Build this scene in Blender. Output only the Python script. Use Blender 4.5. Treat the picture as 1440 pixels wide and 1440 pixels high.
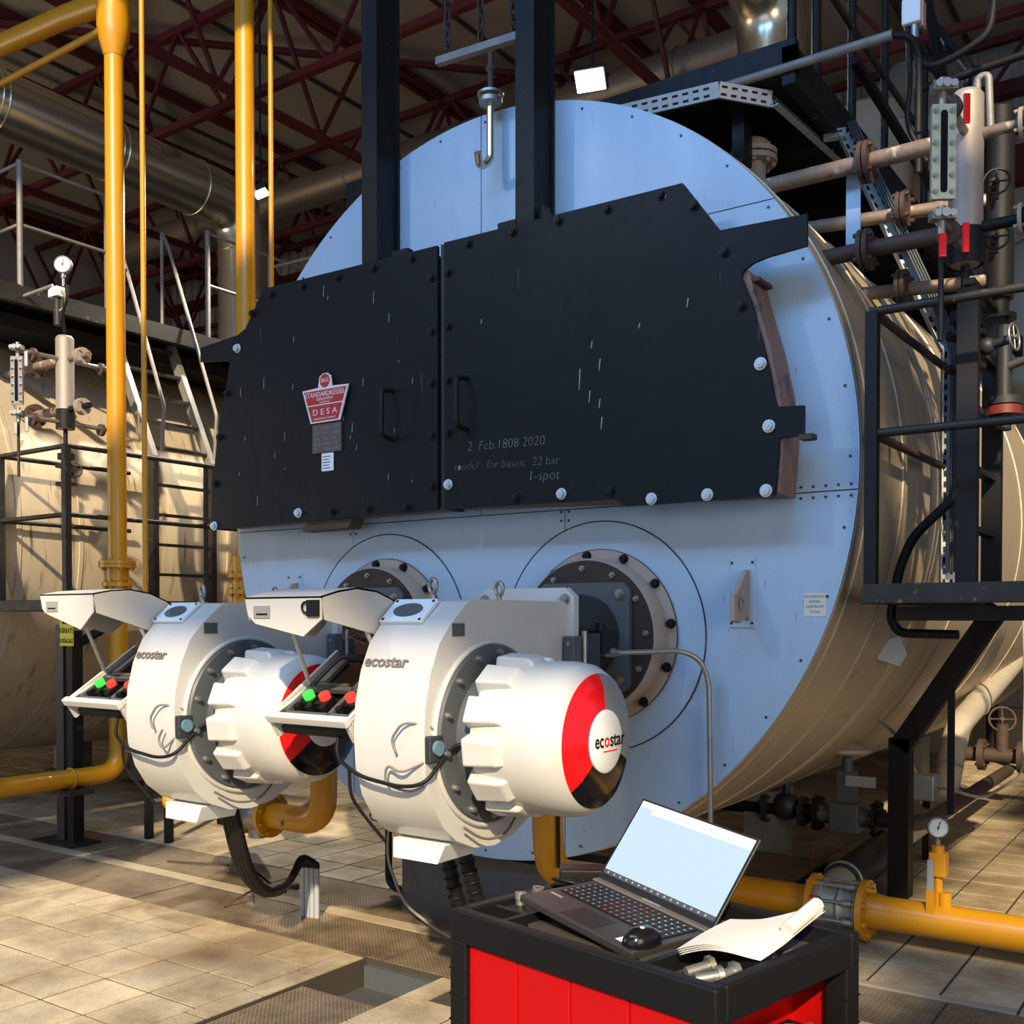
import bpy, math, random
from mathutils import Vector, Matrix
random.seed(7)
for o in list(bpy.data.objects): bpy.data.objects.remove(o)
S = bpy.context.scene
COL = S.collection
V = Vector
PI = math.pi

# ------------------------------------------------------------------ camera
cam_d = bpy.data.cameras.new('camera'); cam = bpy.data.objects.new('camera', cam_d); COL.objects.link(cam)
cam.location = (0, 0, 1.534)
cam.rotation_euler = (PI/2 - 0.0194, 0, 0.6095)
cam_d.sensor_width = 36; cam_d.lens = 36*1470/1440; cam_d.shift_y = 0.125; cam_d.clip_start = .05
S.camera = cam

# ------------------------------------------------------------------ light
W = bpy.data.worlds.new('sky'); S.world = W; W.use_nodes = True
W.node_tree.nodes['Background'].inputs[0].default_value = (0.50, 0.66, 1.0, 1)
W.node_tree.nodes['Background'].inputs[1].default_value = 0.36
def aim(o, d): o.rotation_euler = V(d).to_track_quat('-Z', 'Y').to_euler()
sd = bpy.data.lights.new('sun', 'SUN'); sd.energy = 7.5; sd.color = (1.0, .80, .52); sd.angle = math.radians(1.3)
sun = bpy.data.objects.new('sun', sd); COL.objects.link(sun); aim(sun, (-.60, 1, -.75)); sun.location = (6, -4, 9)
def area(name, loc, d, sx, sy, power, col):
    l = bpy.data.lights.new(name, 'AREA'); l.shape = 'RECTANGLE'; l.size = sx; l.size_y = sy; l.energy = power; l.color = col
    o = bpy.data.objects.new(name, l); COL.objects.link(o); o.location = loc; aim(o, d); return o
area('skylight_daylight', (-2.2, -1.0, 7.0), (0, .75, -1), 6.0, 1.6, 340, (.20, .50, 1.0))
area('doorway_daylight', (-2.5, -3.2, 2.3), (-.05, 1, 0), 5.0, 3.6, 45, (.86, .93, 1.0))
fl_ = bpy.data.lights.new('hall_floodlight', 'SPOT'); fl_.energy = 220; fl_.color = (1, .97, .92); fl_.spot_size = 1.0; fl_.spot_blend = .5; fl_.shadow_soft_size = .12
flo = bpy.data.objects.new('hall_floodlight', fl_); COL.objects.link(flo); flo.location = (-5.2, -.6, 6.2); aim(flo, (2.0, 3.8, -4.9))
area('warm_side_fill', (4.6, -.6, 2.6), (-1, .55, -.02), 3.2, 3.2, 170, (1.0, .84, .62))  # added fill out of frame, warms the faces turned to the right
area('warm_far_fill', (-13.5, -.5, 2.6), (.45, .8, .34), 4.0, 3.2, 165, (1.0, .82, .58))  # added out-of-frame fill that lifts the ceiling and the left duct
S.view_settings.view_transform = 'Standard'; S.view_settings.look = 'None'
S.view_settings.exposure = 0.0; S.view_settings.gamma = 1.0; S.view_settings.use_curve_mapping = False

# ------------------------------------------------------------------ materials
MATS = {}
def mat(name, col, rough=.5, metal=0.0, noise=0, scale=8, col2=None, stretch=None, bump=0, bscale=60, emit=None, estr=0, coat=0, spots=None, alpha=None, spec=None):
    if name in MATS: return MATS[name]
    m = bpy.data.materials.new(name); m.use_nodes = True; nt = m.node_tree; b = nt.nodes['Principled BSDF']
    b.inputs['Base Color'].default_value = (*col, 1); b.inputs['Roughness'].default_value = rough; b.inputs['Metallic'].default_value = metal
    if coat: b.inputs['Coat Weight'].default_value = coat
    if spec is not None: b.inputs['Specular IOR Level'].default_value = spec
    if emit: b.inputs['Emission Color'].default_value = (*emit, 1); b.inputs['Emission Strength'].default_value = estr
    tc = nt.nodes.new('ShaderNodeTexCoord'); mp = nt.nodes.new('ShaderNodeMapping')
    nt.links.new(tc.outputs['Object'], mp.inputs[0])
    if stretch: mp.inputs['Scale'].default_value = stretch
    last = None
    if noise:
        n = nt.nodes.new('ShaderNodeTexNoise'); n.inputs['Scale'].default_value = scale; n.inputs['Detail'].default_value = 8; n.inputs['Roughness'].default_value = .65
        nt.links.new(mp.outputs[0], n.inputs['Vector'])
        r = nt.nodes.new('ShaderNodeValToRGB'); r.color_ramp.elements[0].position = .5-noise*.5; r.color_ramp.elements[1].position = .5+noise*.5
        r.color_ramp.elements[0].color = (*(col2 or [c*.55 for c in col]), 1); r.color_ramp.elements[1].color = (*col, 1)
        nt.links.new(n.outputs[0], r.inputs[0]); last = r.outputs[0]
        mr = nt.nodes.new('ShaderNodeMapRange'); mr.inputs[3].default_value = min(1, rough+.18); mr.inputs[4].default_value = max(.05, rough-.08)
        nt.links.new(n.outputs[0], mr.inputs[0]); nt.links.new(mr.outputs[0], b.inputs['Roughness'])
    if spots:   # (colour, scale, stretch, threshold, blend)
        mp2 = nt.nodes.new('ShaderNodeMapping'); nt.links.new(tc.outputs['Object'], mp2.inputs[0]); mp2.inputs['Scale'].default_value = spots[2]
        n2 = nt.nodes.new('ShaderNodeTexNoise'); n2.inputs['Scale'].default_value = spots[1]; n2.inputs['Detail'].default_value = 3
        nt.links.new(mp2.outputs[0], n2.inputs['Vector'])
        r2 = nt.nodes.new('ShaderNodeValToRGB'); r2.color_ramp.elements[0].position = spots[3]; r2.color_ramp.elements[1].position = spots[3]+spots[4]
        nt.links.new(n2.outputs[0], r2.inputs[0])
        mx = nt.nodes.new('ShaderNodeMix'); mx.data_type = 'RGBA'
        nt.links.new(r2.outputs[0], mx.inputs[0])
        if last: nt.links.new(last, mx.inputs[6])
        else: mx.inputs[6].default_value = (*col, 1)
        mx.inputs[7].default_value = (*spots[0], 1); last = mx.outputs[2]
    if last: nt.links.new(last, b.inputs['Base Color'])
    if bump:
        n3 = nt.nodes.new('ShaderNodeTexNoise'); n3.inputs['Scale'].default_value = bscale; n3.inputs['Detail'].default_value = 4
        nt.links.new(mp.outputs[0], n3.inputs['Vector'])
        bp = nt.nodes.new('ShaderNodeBump'); bp.inputs['Strength'].default_value = bump; bp.inputs['Distance'].default_value = .01
        nt.links.new(n3.outputs[0], bp.inputs['Height']); nt.links.new(bp.outputs[0], b.inputs['Normal'])
    MATS[name] = m; return m
WHITE = mat('burner_white_paint', (.57, .57, .56), .28, 0, .9, 5, (.49, .48, .45), coat=.3, spots=((.45, .40, .32), 14, (1, 1, 1), .72, .12))
CREAM = mat('lid_cream_paint', (.55, .53, .49), .35, 0, .8, 4, (.49, .47, .42))
PANEL = mat('boiler_front_paint', (.37, .49, .63), .42, .1, .9, 3, (.31, .43, .57), stretch=(3, 3, .5), spots=((.22, .26, .32), 30, (3, 3, .35), .70, .05))
BLACKDOOR = mat('door_black_paint', (.009, .0125, .0155), .45, 0, .9, 3, (.005, .007, .009), stretch=(1, 1, .6), bump=.15, bscale=25, spots=((.07, .08, .08), 9, (5, 1, .45), .70, .12), spec=.16)
BLACK = mat('black_steel', (.011, .011, .012), .5, 0, .8, 12, (.006, .006, .007), spots=((.08, .07, .06), 16, (1, 1, 1), .70, .1), spec=.25)
DARKRAIL = mat('worn_dark_rail_paint', (.040, .036, .032), .5, .3, .9, 14, (.012, .011, .010), spots=((.18, .14, .10), 22, (1, 1, 1), .66, .1))
GREYRAIL = mat('grey_rail_paint', (.30, .29, .27), .5, .3, .9, 14, (.14, .12, .10))
YELLOW = mat('gas_yellow_paint', (.60, .275, .004), .36, 0, .9, 6, (.50, .215, .004), coat=.25, spots=((.30, .12, .01), 30, (1, 1, 1), .74, .08))
YELLOW2 = mat('olive_yellow_paint', (.62, .30, .012), .45, 0, .9, 6, (.45, .20, .01))
CLAD = mat('aluminium_cladding', (.64, .54, .40), .40, .40, 1.0, 3, (.40, .31, .20), stretch=(.7, 2.6, .7), bump=.6, bscale=2.6, spots=((.22, .16, .10), 5, (3, .6, 1.0), .66, .15))
CLADOLD = mat('stained_boiler_cladding', (.66, .56, .40), .48, .2, 1.0, 3, (.40, .32, .22), stretch=(1.5, 2.0, .5), bump=.1, bscale=3, spots=((.20, .14, .085), 6, (1.2, 3, .35), .60, .15))
SILVER = mat('bright_duct_metal', (.86, .73, .52), .24, .9, bump=.04, bscale=5)
STEEL = mat('bare_steel', (.42, .41, .39), .38, .8, .8, 14, (.26, .25, .23))
GALV = mat('galvanised_steel', (.46, .49, .50), .42, .6, .8, 20, (.32, .35, .36))
GREYP = mat('grey_machine_paint', (.085, .098, .11), .42, 0, .8, 7, (.065, .075, .085))
GREYD = mat('dark_grey_casting', (.035, .04, .045), .45, .2, .8, 9, (.02, .023, .027))
RUSTP = mat('rusty_pipe', (.30, .24, .19), .62, .3, 1.0, 9, (.13, .075, .045), spots=((.55, .50, .44), 12, (1, 1, 1), .6, .08), bump=.3, bscale=40)
RUSTD = mat('dark_rust', (.10, .062, .045), .65, .2, 1.0, 12, (.035, .022, .018), bump=.3, bscale=50)
RUSTRIM = mat('brown_door_rim', (.27, .17, .13), .6, .1, 1.0, 10, (.14, .075, .06), stretch=(1, 1, .6), spots=((.07, .055, .05), 8, (1, 1, 1), .6, .08), bump=.3, bscale=30)
BROWND = mat('scorched_brown_steel', (.050, .034, .028), .5, .3, .9, 7, (.025, .018, .016))
BEIGE = mat('chalky_beige_paint', (.34, .31, .28), .6, 0, .9, 8, (.30, .22, .16))
RED = mat('cart_red_paint', (.44, .002, .003), .4, 0, .8, 4, (.36, .002, .003), spec=.3)
REDP = mat('gloss_red', (.78, .008, .012), .2, coat=.4)
REDSTEEL = mat('oxide_red_truss', (.12, .011, .009), .6, 0, .9, 5, (.075, .007, .007))
ROOF = mat('roof_lining', (.46, .38, .29), .8, 0, .9, .8, (.36, .29, .21))
WALLM = mat('ribbed_wall_sheet', (.44, .39, .33), .7, 0, .9, 2, (.33, .28, .23), stretch=(1, 1, .2))
CONC = mat('concrete', (.34, .30, .24), .8, 0, 1.0, 5, (.20, .165, .12), bump=.25, bscale=50)
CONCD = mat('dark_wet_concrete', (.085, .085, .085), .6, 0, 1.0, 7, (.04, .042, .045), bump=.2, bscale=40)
PLASTIC = mat('black_plastic', (.008, .008, .009), .45, 0, .7, 20, (.006, .006, .007), bump=.05, bscale=200, spec=.2)
RUBBER = mat('black_rubber', (.006, .006, .007), .5, spec=.25)
LENS = mat('smoked_lens', (.006, .006, .008), .12)
PVC = mat('grey_pvc', (.36, .40, .46), .4, 0, .6, 6, (.30, .34, .40))
PAPER = mat('paper', (.62, .60, .54), .8, 0, .7, 5, (.57, .55, .49))
GAUGEW = mat('gauge_face', (.74, .78, .80), .4)
BRASSR = mat('valve_dark_red', (.16, .02, .014), .5)
WIRE = mat('grey_wire', (.30, .28, .24), .5)
HOSEG = mat('clear_grey_hose', (.17, .155, .13), .4)
INSUL = mat('white_pipe_jacket', (.55, .50, .42), .5, .2, .8, 7, (.40, .34, .26))
TANKM = mat('pale_tank_sheet', (.50, .46, .38), .5, .2, .9, 3, (.38, .33, .26))
GREENM = mat('tinted_zinc_plate', (.46, .58, .50), .3, .45, .9, 12, (.50, .50, .34))

def tile_mat():
    m = bpy.data.materials.new('floor_tile'); m.use_nodes = True; nt = m.node_tree; b = nt.nodes['Principled BSDF']
    tc = nt.nodes.new('ShaderNodeTexCoord'); oi = nt.nodes.new('ShaderNodeObjectInfo'); ge = nt.nodes.new('ShaderNodeNewGeometry')
    n = nt.nodes.new('ShaderNodeTexNoise'); n.inputs['Scale'].default_value = 2.2; n.inputs['Detail'].default_value = 8; n.inputs['Roughness'].default_value = .7
    nt.links.new(ge.outputs['Position'], n.inputs['Vector'])
    r = nt.nodes.new('ShaderNodeValToRGB'); r.color_ramp.elements[0].position = .36; r.color_ramp.elements[0].color = (.25, .185, .105, 1)
    r.color_ramp.elements[1].position = .62; r.color_ramp.elements[1].color = (.50, .42, .29, 1)
    nt.links.new(n.outputs[0], r.inputs[0])
    n2 = nt.nodes.new('ShaderNodeTexNoise'); n2.inputs['Scale'].default_value = 90; n2.inputs['Detail'].default_value = 3
    nt.links.new(ge.outputs['Position'], n2.inputs['Vector'])
    mx = nt.nodes.new('ShaderNodeMix'); mx.data_type = 'RGBA'; mx.blend_type = 'MULTIPLY'; mx.inputs[0].default_value = .5
    nt.links.new(r.outputs[0], mx.inputs[6])
    r2 = nt.nodes.new('ShaderNodeValToRGB'); r2.color_ramp.elements[0].position = .3; r2.color_ramp.elements[0].color = (.55, .52, .48, 1); r2.color_ramp.elements[1].position = .6; r2.color_ramp.elements[1].color = (1, 1, 1, 1)
    nt.links.new(n2.outputs[0], r2.inputs[0]); nt.links.new(r2.outputs[0], mx.inputs[7])
    n4 = nt.nodes.new('ShaderNodeTexNoise'); n4.inputs['Scale'].default_value = 1.1; n4.inputs['Detail'].default_value = 5; nt.links.new(ge.outputs['Position'], n4.inputs['Vector'])
    r4 = nt.nodes.new('ShaderNodeValToRGB'); r4.color_ramp.elements[0].position = .58; r4.color_ramp.elements[0].color = (1, 1, 1, 1); r4.color_ramp.elements[1].position = .70; r4.color_ramp.elements[1].color = (.42, .34, .26, 1); nt.links.new(n4.outputs[0], r4.inputs[0])
    mx4 = nt.nodes.new('ShaderNodeMix'); mx4.data_type = 'RGBA'; mx4.blend_type = 'MULTIPLY'; mx4.inputs[0].default_value = 1; nt.links.new(mx.outputs[2], mx4.inputs[6]); nt.links.new(r4.outputs[0], mx4.inputs[7]); mx = mx4
    ln5 = nt.nodes.new('ShaderNodeVectorMath'); ln5.operation = 'LENGTH'; nt.links.new(tc.outputs['Object'], ln5.inputs[0])
    r5 = nt.nodes.new('ShaderNodeMapRange'); r5.inputs[1].default_value = .03; r5.inputs[2].default_value = .15; r5.inputs[3].default_value = .72; r5.inputs[4].default_value = 1.08; nt.links.new(ln5.outputs['Value'], r5.inputs[0])
    v5 = nt.nodes.new('ShaderNodeMix'); v5.data_type = 'RGBA'; v5.blend_type = 'MULTIPLY'; nt.links.new(n.outputs[0], v5.inputs[0]); nt.links.new(mx.outputs[2], v5.inputs[6]); nt.links.new(r5.outputs[0], v5.inputs[7]); mx = v5
    hv = nt.nodes.new('ShaderNodeHueSaturation'); mr = nt.nodes.new('ShaderNodeMapRange'); mr.inputs[3].default_value = .86; mr.inputs[4].default_value = 1.12
    nt.links.new(oi.outputs['Random'], mr.inputs[0]); nt.links.new(mr.outputs[0], hv.inputs['Value']); nt.links.new(mx.outputs[2], hv.inputs['Color'])
    nt.links.new(hv.outputs[0], b.inputs['Base Color']); b.inputs['Roughness'].default_value = .7
    bp = nt.nodes.new('ShaderNodeBump'); bp.inputs['Strength'].default_value = .25; bp.inputs['Distance'].default_value = .004
    nt.links.new(n2.outputs[0], bp.inputs['Height']); nt.links.new(bp.outputs[0], b.inputs['Normal'])
    return m
TILE = tile_mat()
def checker_mat():
    m = bpy.data.materials.new('checker_plate_steel'); m.use_nodes = True; nt = m.node_tree; b = nt.nodes['Principled BSDF']
    ge = nt.nodes.new('ShaderNodeNewGeometry')
    mp = nt.nodes.new('ShaderNodeMapping'); mp.inputs['Rotation'].default_value = (0, 0, PI/4); nt.links.new(ge.outputs['Position'], mp.inputs[0])
    ck = nt.nodes.new('ShaderNodeTexBrick'); ck.inputs['Scale'].default_value = 16; ck.inputs['Mortar Size'].default_value = .05
    ck.inputs['Color1'].default_value = (0, 0, 0, 1); ck.inputs['Color2'].default_value = (.1, .1, .1, 1); ck.inputs['Mortar'].default_value = (1, 1, 1, 1)
    nt.links.new(mp.outputs[0], ck.inputs['Vector'])
    n = nt.nodes.new('ShaderNodeTexNoise'); n.inputs['Scale'].default_value = 3; n.inputs['Detail'].default_value = 8; n.inputs['Roughness'].default_value = .7
    nt.links.new(ge.outputs['Position'], n.inputs['Vector'])
    r = nt.nodes.new('ShaderNodeValToRGB'); r.color_ramp.elements[0].position = .35; r.color_ramp.elements[0].color = (.075, .056, .038, 1)
    r.color_ramp.elements[1].position = .65; r.color_ramp.elements[1].color = (.20, .155, .105, 1)
    nt.links.new(n.outputs[0], r.inputs[0])
    mm = nt.nodes.new('ShaderNodeMix'); mm.data_type = 'RGBA'; mm.blend_type = 'MULTIPLY'; nt.links.new(ck.outputs['Fac'], mm.inputs[0]); nt.links.new(r.outputs[0], mm.inputs[6]); mm.inputs[7].default_value = (1.7, 1.65, 1.6, 1); nt.links.new(mm.outputs[2], b.inputs['Base Color'])
    b.inputs['Roughness'].default_value = .6; b.inputs['Metallic'].default_value = .25
    bp = nt.nodes.new('ShaderNodeBump'); bp.inputs['Strength'].default_value = 1.0; bp.inputs['Distance'].default_value = .004
    nt.links.new(ck.outputs[0], bp.inputs['Height']); nt.links.new(bp.outputs[0], b.inputs['Normal'])
    return m
CHECK = checker_mat()

# ------------------------------------------------------------------ mesh helpers
def frame(d):
    d = V(d).normalized(); a = V((0, 0, 1)) if abs(d.z) < .9 else V((1, 0, 0))
    u = d.cross(a).normalized(); return d, u, d.cross(u).normalized()
class G:
    def __init__(s): s.v = []; s.f = []; s.s = []
    def raw(s, vs, fs, sm=False):
        n = len(s.v); s.v += [tuple(v) for v in vs]; s.f += [[i+n for i in f] for f in fs]; s.s += [sm]*len(fs); return s
    def box(s, x0, x1, y0, y1, z0, z1):
        return s.raw([(x0,y0,z0),(x1,y0,z0),(x1,y1,z0),(x0,y1,z0),(x0,y0,z1),(x1,y0,z1),(x1,y1,z1),(x0,y1,z1)],
                     [(0,3,2,1),(4,5,6,7),(0,1,5,4),(1,2,6,5),(2,3,7,6),(3,0,4,7)])
    def obox(s, c, size, M=None):
        hx, hy, hz = [q/2 for q in size]; M = M or Matrix.Identity(3); c = V(c)
        vs = [c + M @ V((a*hx, b*hy, d*hz)) for d in (-1, 1) for a, b in ((-1,-1),(1,-1),(1,1),(-1,1))]
        return s.raw(vs, [(0,3,2,1),(4,5,6,7),(0,1,5,4),(1,2,6,5),(2,3,7,6),(3,0,4,7)])
    def bar(s, p, q, w, h, up=(0, 0, 1)):      # rectangular bar from p to q, w sideways, h along up
        p, q = V(p), V(q); d = (q-p).normalized(); u = V(up); side = d.cross(u)
        if side.length < 1e-4: u = V((0, 1, 0)); side = d.cross(u)
        side.normalize(); u = side.cross(d).normalized()
        vs = [e + side*a*w/2 + u*b*h/2 for e in (p, q) for a, b in ((-1,-1),(1,-1),(1,1),(-1,1))]
        return s.raw(vs, [(0,3,2,1),(4,5,6,7),(0,1,5,4),(1,2,6,5),(2,3,7,6),(3,0,4,7)])
    def cyl(s, p, q, r, r2=None, n=16, caps=True):
        p, q = V(p), V(q); r2 = r if r2 is None else r2; d, u, w = frame(q-p)
        ring = lambda c, rr: [c + (u*math.cos(2*PI*i/n) + w*math.sin(2*PI*i/n))*rr for i in range(n)]
        s.raw(ring(p, r)+ring(q, r2), [(i, (i+1) % n, n+(i+1) % n, n+i) for i in range(n)], True)
        if caps:
            s.raw(ring(p, r), [tuple(range(n-1, -1, -1))]); s.raw(ring(q, r2), [tuple(range(n))])
        return s
    def tube(s, pts, r, n=10, bend=0, seg=5, caps=True, closed=False):
        pts = [V(p) for p in pts]
        if bend:
            out = [pts[0]]
            for i in range(1, len(pts)-1):
                a, b, c = pts[i-1], pts[i], pts[i+1]; d1 = (a-b); d2 = (c-b); l = min(bend, d1.length*.49, d2.length*.49)
                p0 = b + d1.normalized()*l; p2 = b + d2.normalized()*l
                for k in range(seg+1):
                    t = k/seg; out.append(p0*(1-t)**2 + b*2*t*(1-t) + p2*t*t)
            out.append(pts[-1]); pts = out
        N = len(pts); rings = []; prev = None
        for i in range(N):
            t = (pts[(i+1) % N] - pts[i-1]) if (closed or 0 < i < N-1) else (pts[1]-pts[0] if i == 0 else pts[-1]-pts[-2])
            t.normalize()
            if prev is None: _, u, _ = frame(t)
            else: u = (prev - t*prev.dot(t)).normalized()
            prev = u; w = t.cross(u)
            rings += [pts[i] + (u*math.cos(2*PI*k/n) + w*math.sin(2*PI*k/n))*r for k in range(n)]
        M_ = N if closed else N-1
        s.raw(rings, [(i*n+k, i*n+(k+1) % n, ((i+1) % N)*n+(k+1) % n, ((i+1) % N)*n+k) for i in range(M_) for k in range(n)], True)
        if caps and not closed:
            s.raw(rings[:n], [tuple(range(n-1, -1, -1))]); s.raw(rings[-n:], [tuple(range(n))])
        return s
    def lathe(s, prof, o, axis, n=32, a0=0, a1=2*PI, ref=None):   # prof: (radius, along)
        o = V(o); d, u, w = frame(axis)
        if ref is not None: u = V(ref).normalized(); w = d.cross(u)
        full = abs(a1-a0-2*PI) < 1e-6; m = n if full else n+1
        run = [prof[0]]; segs = []
        for i in range(1, len(prof)):
            run.append(prof[i])
            if i < len(prof)-1:
                x = V(prof[i]) - V(prof[i-1]); y = V(prof[i+1]) - V(prof[i])
                if x.length > 1e-9 and y.length > 1e-9 and x.angle(y) > .6: segs.append(run); run = [prof[i]]
        segs.append(run)
        for run in segs:
            vs = [o + d*h + (u*math.cos(a0+(a1-a0)*k/n) + w*math.sin(a0+(a1-a0)*k/n))*r for r, h in run for k in range(m)]
            fs = [(i*m+k, i*m+(k+1) % m, (i+1)*m+(k+1) % m, (i+1)*m+k) for i in range(len(run)-1) for k in range(n)]
            s.raw(vs, fs, True)
        return s
    def prism(s, poly, o, u, v, w):             # 2D polygon in (u,v) at o, extruded along vector w
        o, u, v, w = V(o), V(u), V(v), V(w); n = len(poly)
        a = [o + u*p[0] + v*p[1] for p in poly]; b = [p + w for p in a]
        s.raw(a+b, [(i, (i+1) % n, n+(i+1) % n, n+i) for i in range(n)])
        s.raw(a, [tuple(range(n-1, -1, -1))]); return s.raw(b, [tuple(range(n))])
    def ring(s, c, axis, R, r, n=24, m=8):
        d, u, w = frame(axis); c = V(c)
        return s.tube([c + (u*math.cos(2*PI*i/n) + w*math.sin(2*PI*i/n))*R for i in range(n)], r, m, closed=True)
    def ball(s, c, r, n=12, sc=(1, 1, 1)):
        c = V(c); vs = []; fs = []; m = n//2
        for j in range(m+1):
            t = PI*j/m
            vs += [c + V((r*sc[0]*math.sin(t)*math.cos(2*PI*i/n), r*sc[1]*math.sin(t)*math.sin(2*PI*i/n), r*sc[2]*math.cos(t))) for i in range(n)]
        fs = [(j*n+i, (j+1)*n+i, (j+1)*n+(i+1) % n, j*n+(i+1) % n) for j in range(m) for i in range(n)]
        return s.raw(vs, fs, True)
    def flange(s, c, axis, r, t, nb=8, br=.011, n=24):
        d, u, w = frame(axis); c = V(c); s.cyl(c-d*t/2, c+d*t/2, r, n=n)
        for i in range(nb):
            a = 2*PI*(i+.5)/nb; p = c + (u*math.cos(a) + w*math.sin(a))*r*.82; s.cyl(p-d*(t/2+.016), p+d*(t/2+.016), br, n=6)
        return s
ORG = {}
def mesh(name, g, m):
    me = bpy.data.meshes.new(name); me.from_pydata(g.v, [], g.f); me.polygons.foreach_set('use_smooth', g.s)
    me.validate(); me.update(); me.materials.append(m)
    import bmesh
    b = bmesh.new(); b.from_mesh(me); bmesh.ops.recalc_face_normals(b, faces=b.faces); b.to_mesh(me); b.free()
    return me
def tag(o, label=None, cat=None, group=None, kind=None):
    if label: o['label'] = label
    if cat: o['category'] = cat
    if group: o['group'] = group
    if kind: o['kind'] = kind
    return o
def thing(name, loc, label, cat, group=None, kind=None):
    o = bpy.data.objects.new(name, None); o.empty_display_size = .1; COL.objects.link(o); o.location = loc; ORG[o] = V(loc)
    return tag(o, label, cat, group, kind)
def mk(name, g, m, parent=None, label=None, cat=None, group=None, kind=None, bevel=0, seg=2):
    if parent is not None: og = ORG[parent]
    else:
        xs = [v[0] for v in g.v]; ys = [v[1] for v in g.v]; zs = [v[2] for v in g.v]
        og = V(((min(xs)+max(xs))/2, (min(ys)+max(ys))/2, min(zs)))
    g.v = [(v[0]-og.x, v[1]-og.y, v[2]-og.z) for v in g.v]
    o = bpy.data.objects.new(name, mesh(name, g, m)); COL.objects.link(o); ORG[o] = og
    if parent is not None: o.parent = parent
    else: o.location = og
    if bevel:
        b = o.modifiers.new('bevel', 'BEVEL'); b.width = bevel; b.segments = seg; b.limit_method = 'ANGLE'; b.angle_limit = .6; b.harden_normals = False
        for p in o.data.polygons: p.use_smooth = True
        a = o.modifiers.new('wn', 'WEIGHTED_NORMAL'); a.keep_sharp = True
    return tag(o, label, cat, group, kind)
def inst(name, me, parent, loc, rot=None):      # one more piece sharing mesh data
    o = bpy.data.objects.new(name, me); COL.objects.link(o); ORG[o] = V(loc)
    o.parent = parent; o.location = V(loc) - ORG[parent]
    if rot is not None: o.rotation_euler = rot
    return o
def text(name, s, o, u, v, size, m, parent, depth=.0006, sx=1.0, off=0.0, al='CENTER'):   # lettering in the plane (u right, v up), centred at o
    c = bpy.data.curves.new('t', 'FONT'); c.body = s; c.size = size; c.align_x = al; c.align_y = 'CENTER'; c.extrude = depth; c.resolution_u = 3; c.offset = off
    t = bpy.data.objects.new('t', c); COL.objects.link(t)
    me = bpy.data.meshes.new_from_object(t.evaluated_get(bpy.context.evaluated_depsgraph_get())); bpy.data.objects.remove(t); bpy.data.curves.remove(c)
    u = V(u).normalized(); v = V(v).normalized(); w = u.cross(v); og = ORG[parent]; o = V(o)
    for q in me.vertices: q.co = o + u*q.co.x*sx + v*q.co.y + w*q.co.z - og
    me.materials.clear(); me.materials.append(m); me.name = name
    pr = [(q.co+og-o).dot(u) for q in me.vertices]; text.w = max(pr) if pr else 0
    ob = bpy.data.objects.new(name, me); COL.objects.link(ob); ob.parent = parent; ORG[ob] = og
    return ob
def hexbolt(r=.018, h=.014, washer=True):       # head points to -Y
    g = G()
    if washer: g.cyl((0, 0, 0), (0, -.004, 0), r*1.35, n=14)
    g.cyl((0, -.003, 0), (0, -.003-h, 0), r, n=6); g.cyl((0, -.003-h, 0), (0, -.006-h, 0), r*.45, n=8)
    return g

# ================================================================== the setting
floor = thing('floor', (-4, 4, 0), 'cream tiled boiler house floor with checker plate trench covers', 'floor', kind='structure')
g = G()
for x0, x1, y0, y1 in ((-18, -3.25, -4, 14), (-2.80, 6, -4, 14), (-3.25, -2.80, 3.5, 14)): g.box(x0, x1, y0, y1, -.2, -.0045)
mk('screed', g, mat('dark_grout', (.055, .045, .034), .9, 0, .8, 20, (.035, .03, .024)), floor)
mk('trench_bottom', G().box(-3.25, -2.80, -4, 3.5, -.2, -.13), CONCD, floor)
P_ = .2974
tg = G(); h = P_/2 - .006
tg.raw([(-h, -h, -.022), (h, -h, -.022), (h, h, -.022), (-h, h, -.022), (-h, -h, -.003), (h, -h, -.003), (h, h, -.003), (-h, h, -.003),
        (-h+.001, -h+.001, 0), (h-.001, -h+.001, 0), (h-.001, h-.001, 0), (-h+.001, h-.001, 0)],
       [(0, 1, 5, 4), (1, 2, 6, 5), (2, 3, 7, 6), (3, 0, 4, 7), (4, 5, 9, 8), (5, 6, 10, 9), (6, 7, 11, 10), (7, 4, 8, 11), (8, 9, 10, 11)])
TILE_ME = mesh('floor_tile', tg, TILE)
rest = G()
def lay(x, y, single=True):
    z = random.uniform(-.0015, .0015)
    if single: inst('floor_tile', TILE_ME, floor, (x, y, z), (random.uniform(-.003, .003), random.uniform(-.003, .003), 0))
    else:
        n = len(rest.v); rest.v += [(x+a[0], y+a[1], z+a[2]) for a in tg.v]; rest.f += [[i+n for i in f] for f in tg.f]; rest.s += tg.s
near = []
for i in range(-30, 22):
    for j in range(-6, 40):
        x = -3.97 + (i+.5)*P_; y = 3.244 - (j-.5)*P_ if j < 16 else None
        if y is None or y > 3.3: continue
        if -3.40 < x < -2.66 or x < -12 or x > 2: continue
        near.append((x, y))
vis = [(x, y) for x, y in near if y > 2.05 and -7.3 < x < -.9]
for p in near: lay(*p, single=p in vis)
back = []
for i in range(-28, 22):
    for j in range(0, 30):
        x = -3.97 + (i+.5)*P_; y = 4.46 + (j+.5)*P_
        if y < 12.8: back.append((x, y))
bk = sorted(back, key=lambda p: (p[0]+2.5)**2*.25 + (p[1]-4.4)**2)
bk = [p for p in bk if (p[0] > -2.1 or p[0] < -3.0) and -1.2 > p[0]*.45 - p[1]*.2 + .2][:300-len(vis)-2]
sel = set(bk)
for p in back: lay(*p, single=p in sel)
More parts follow.
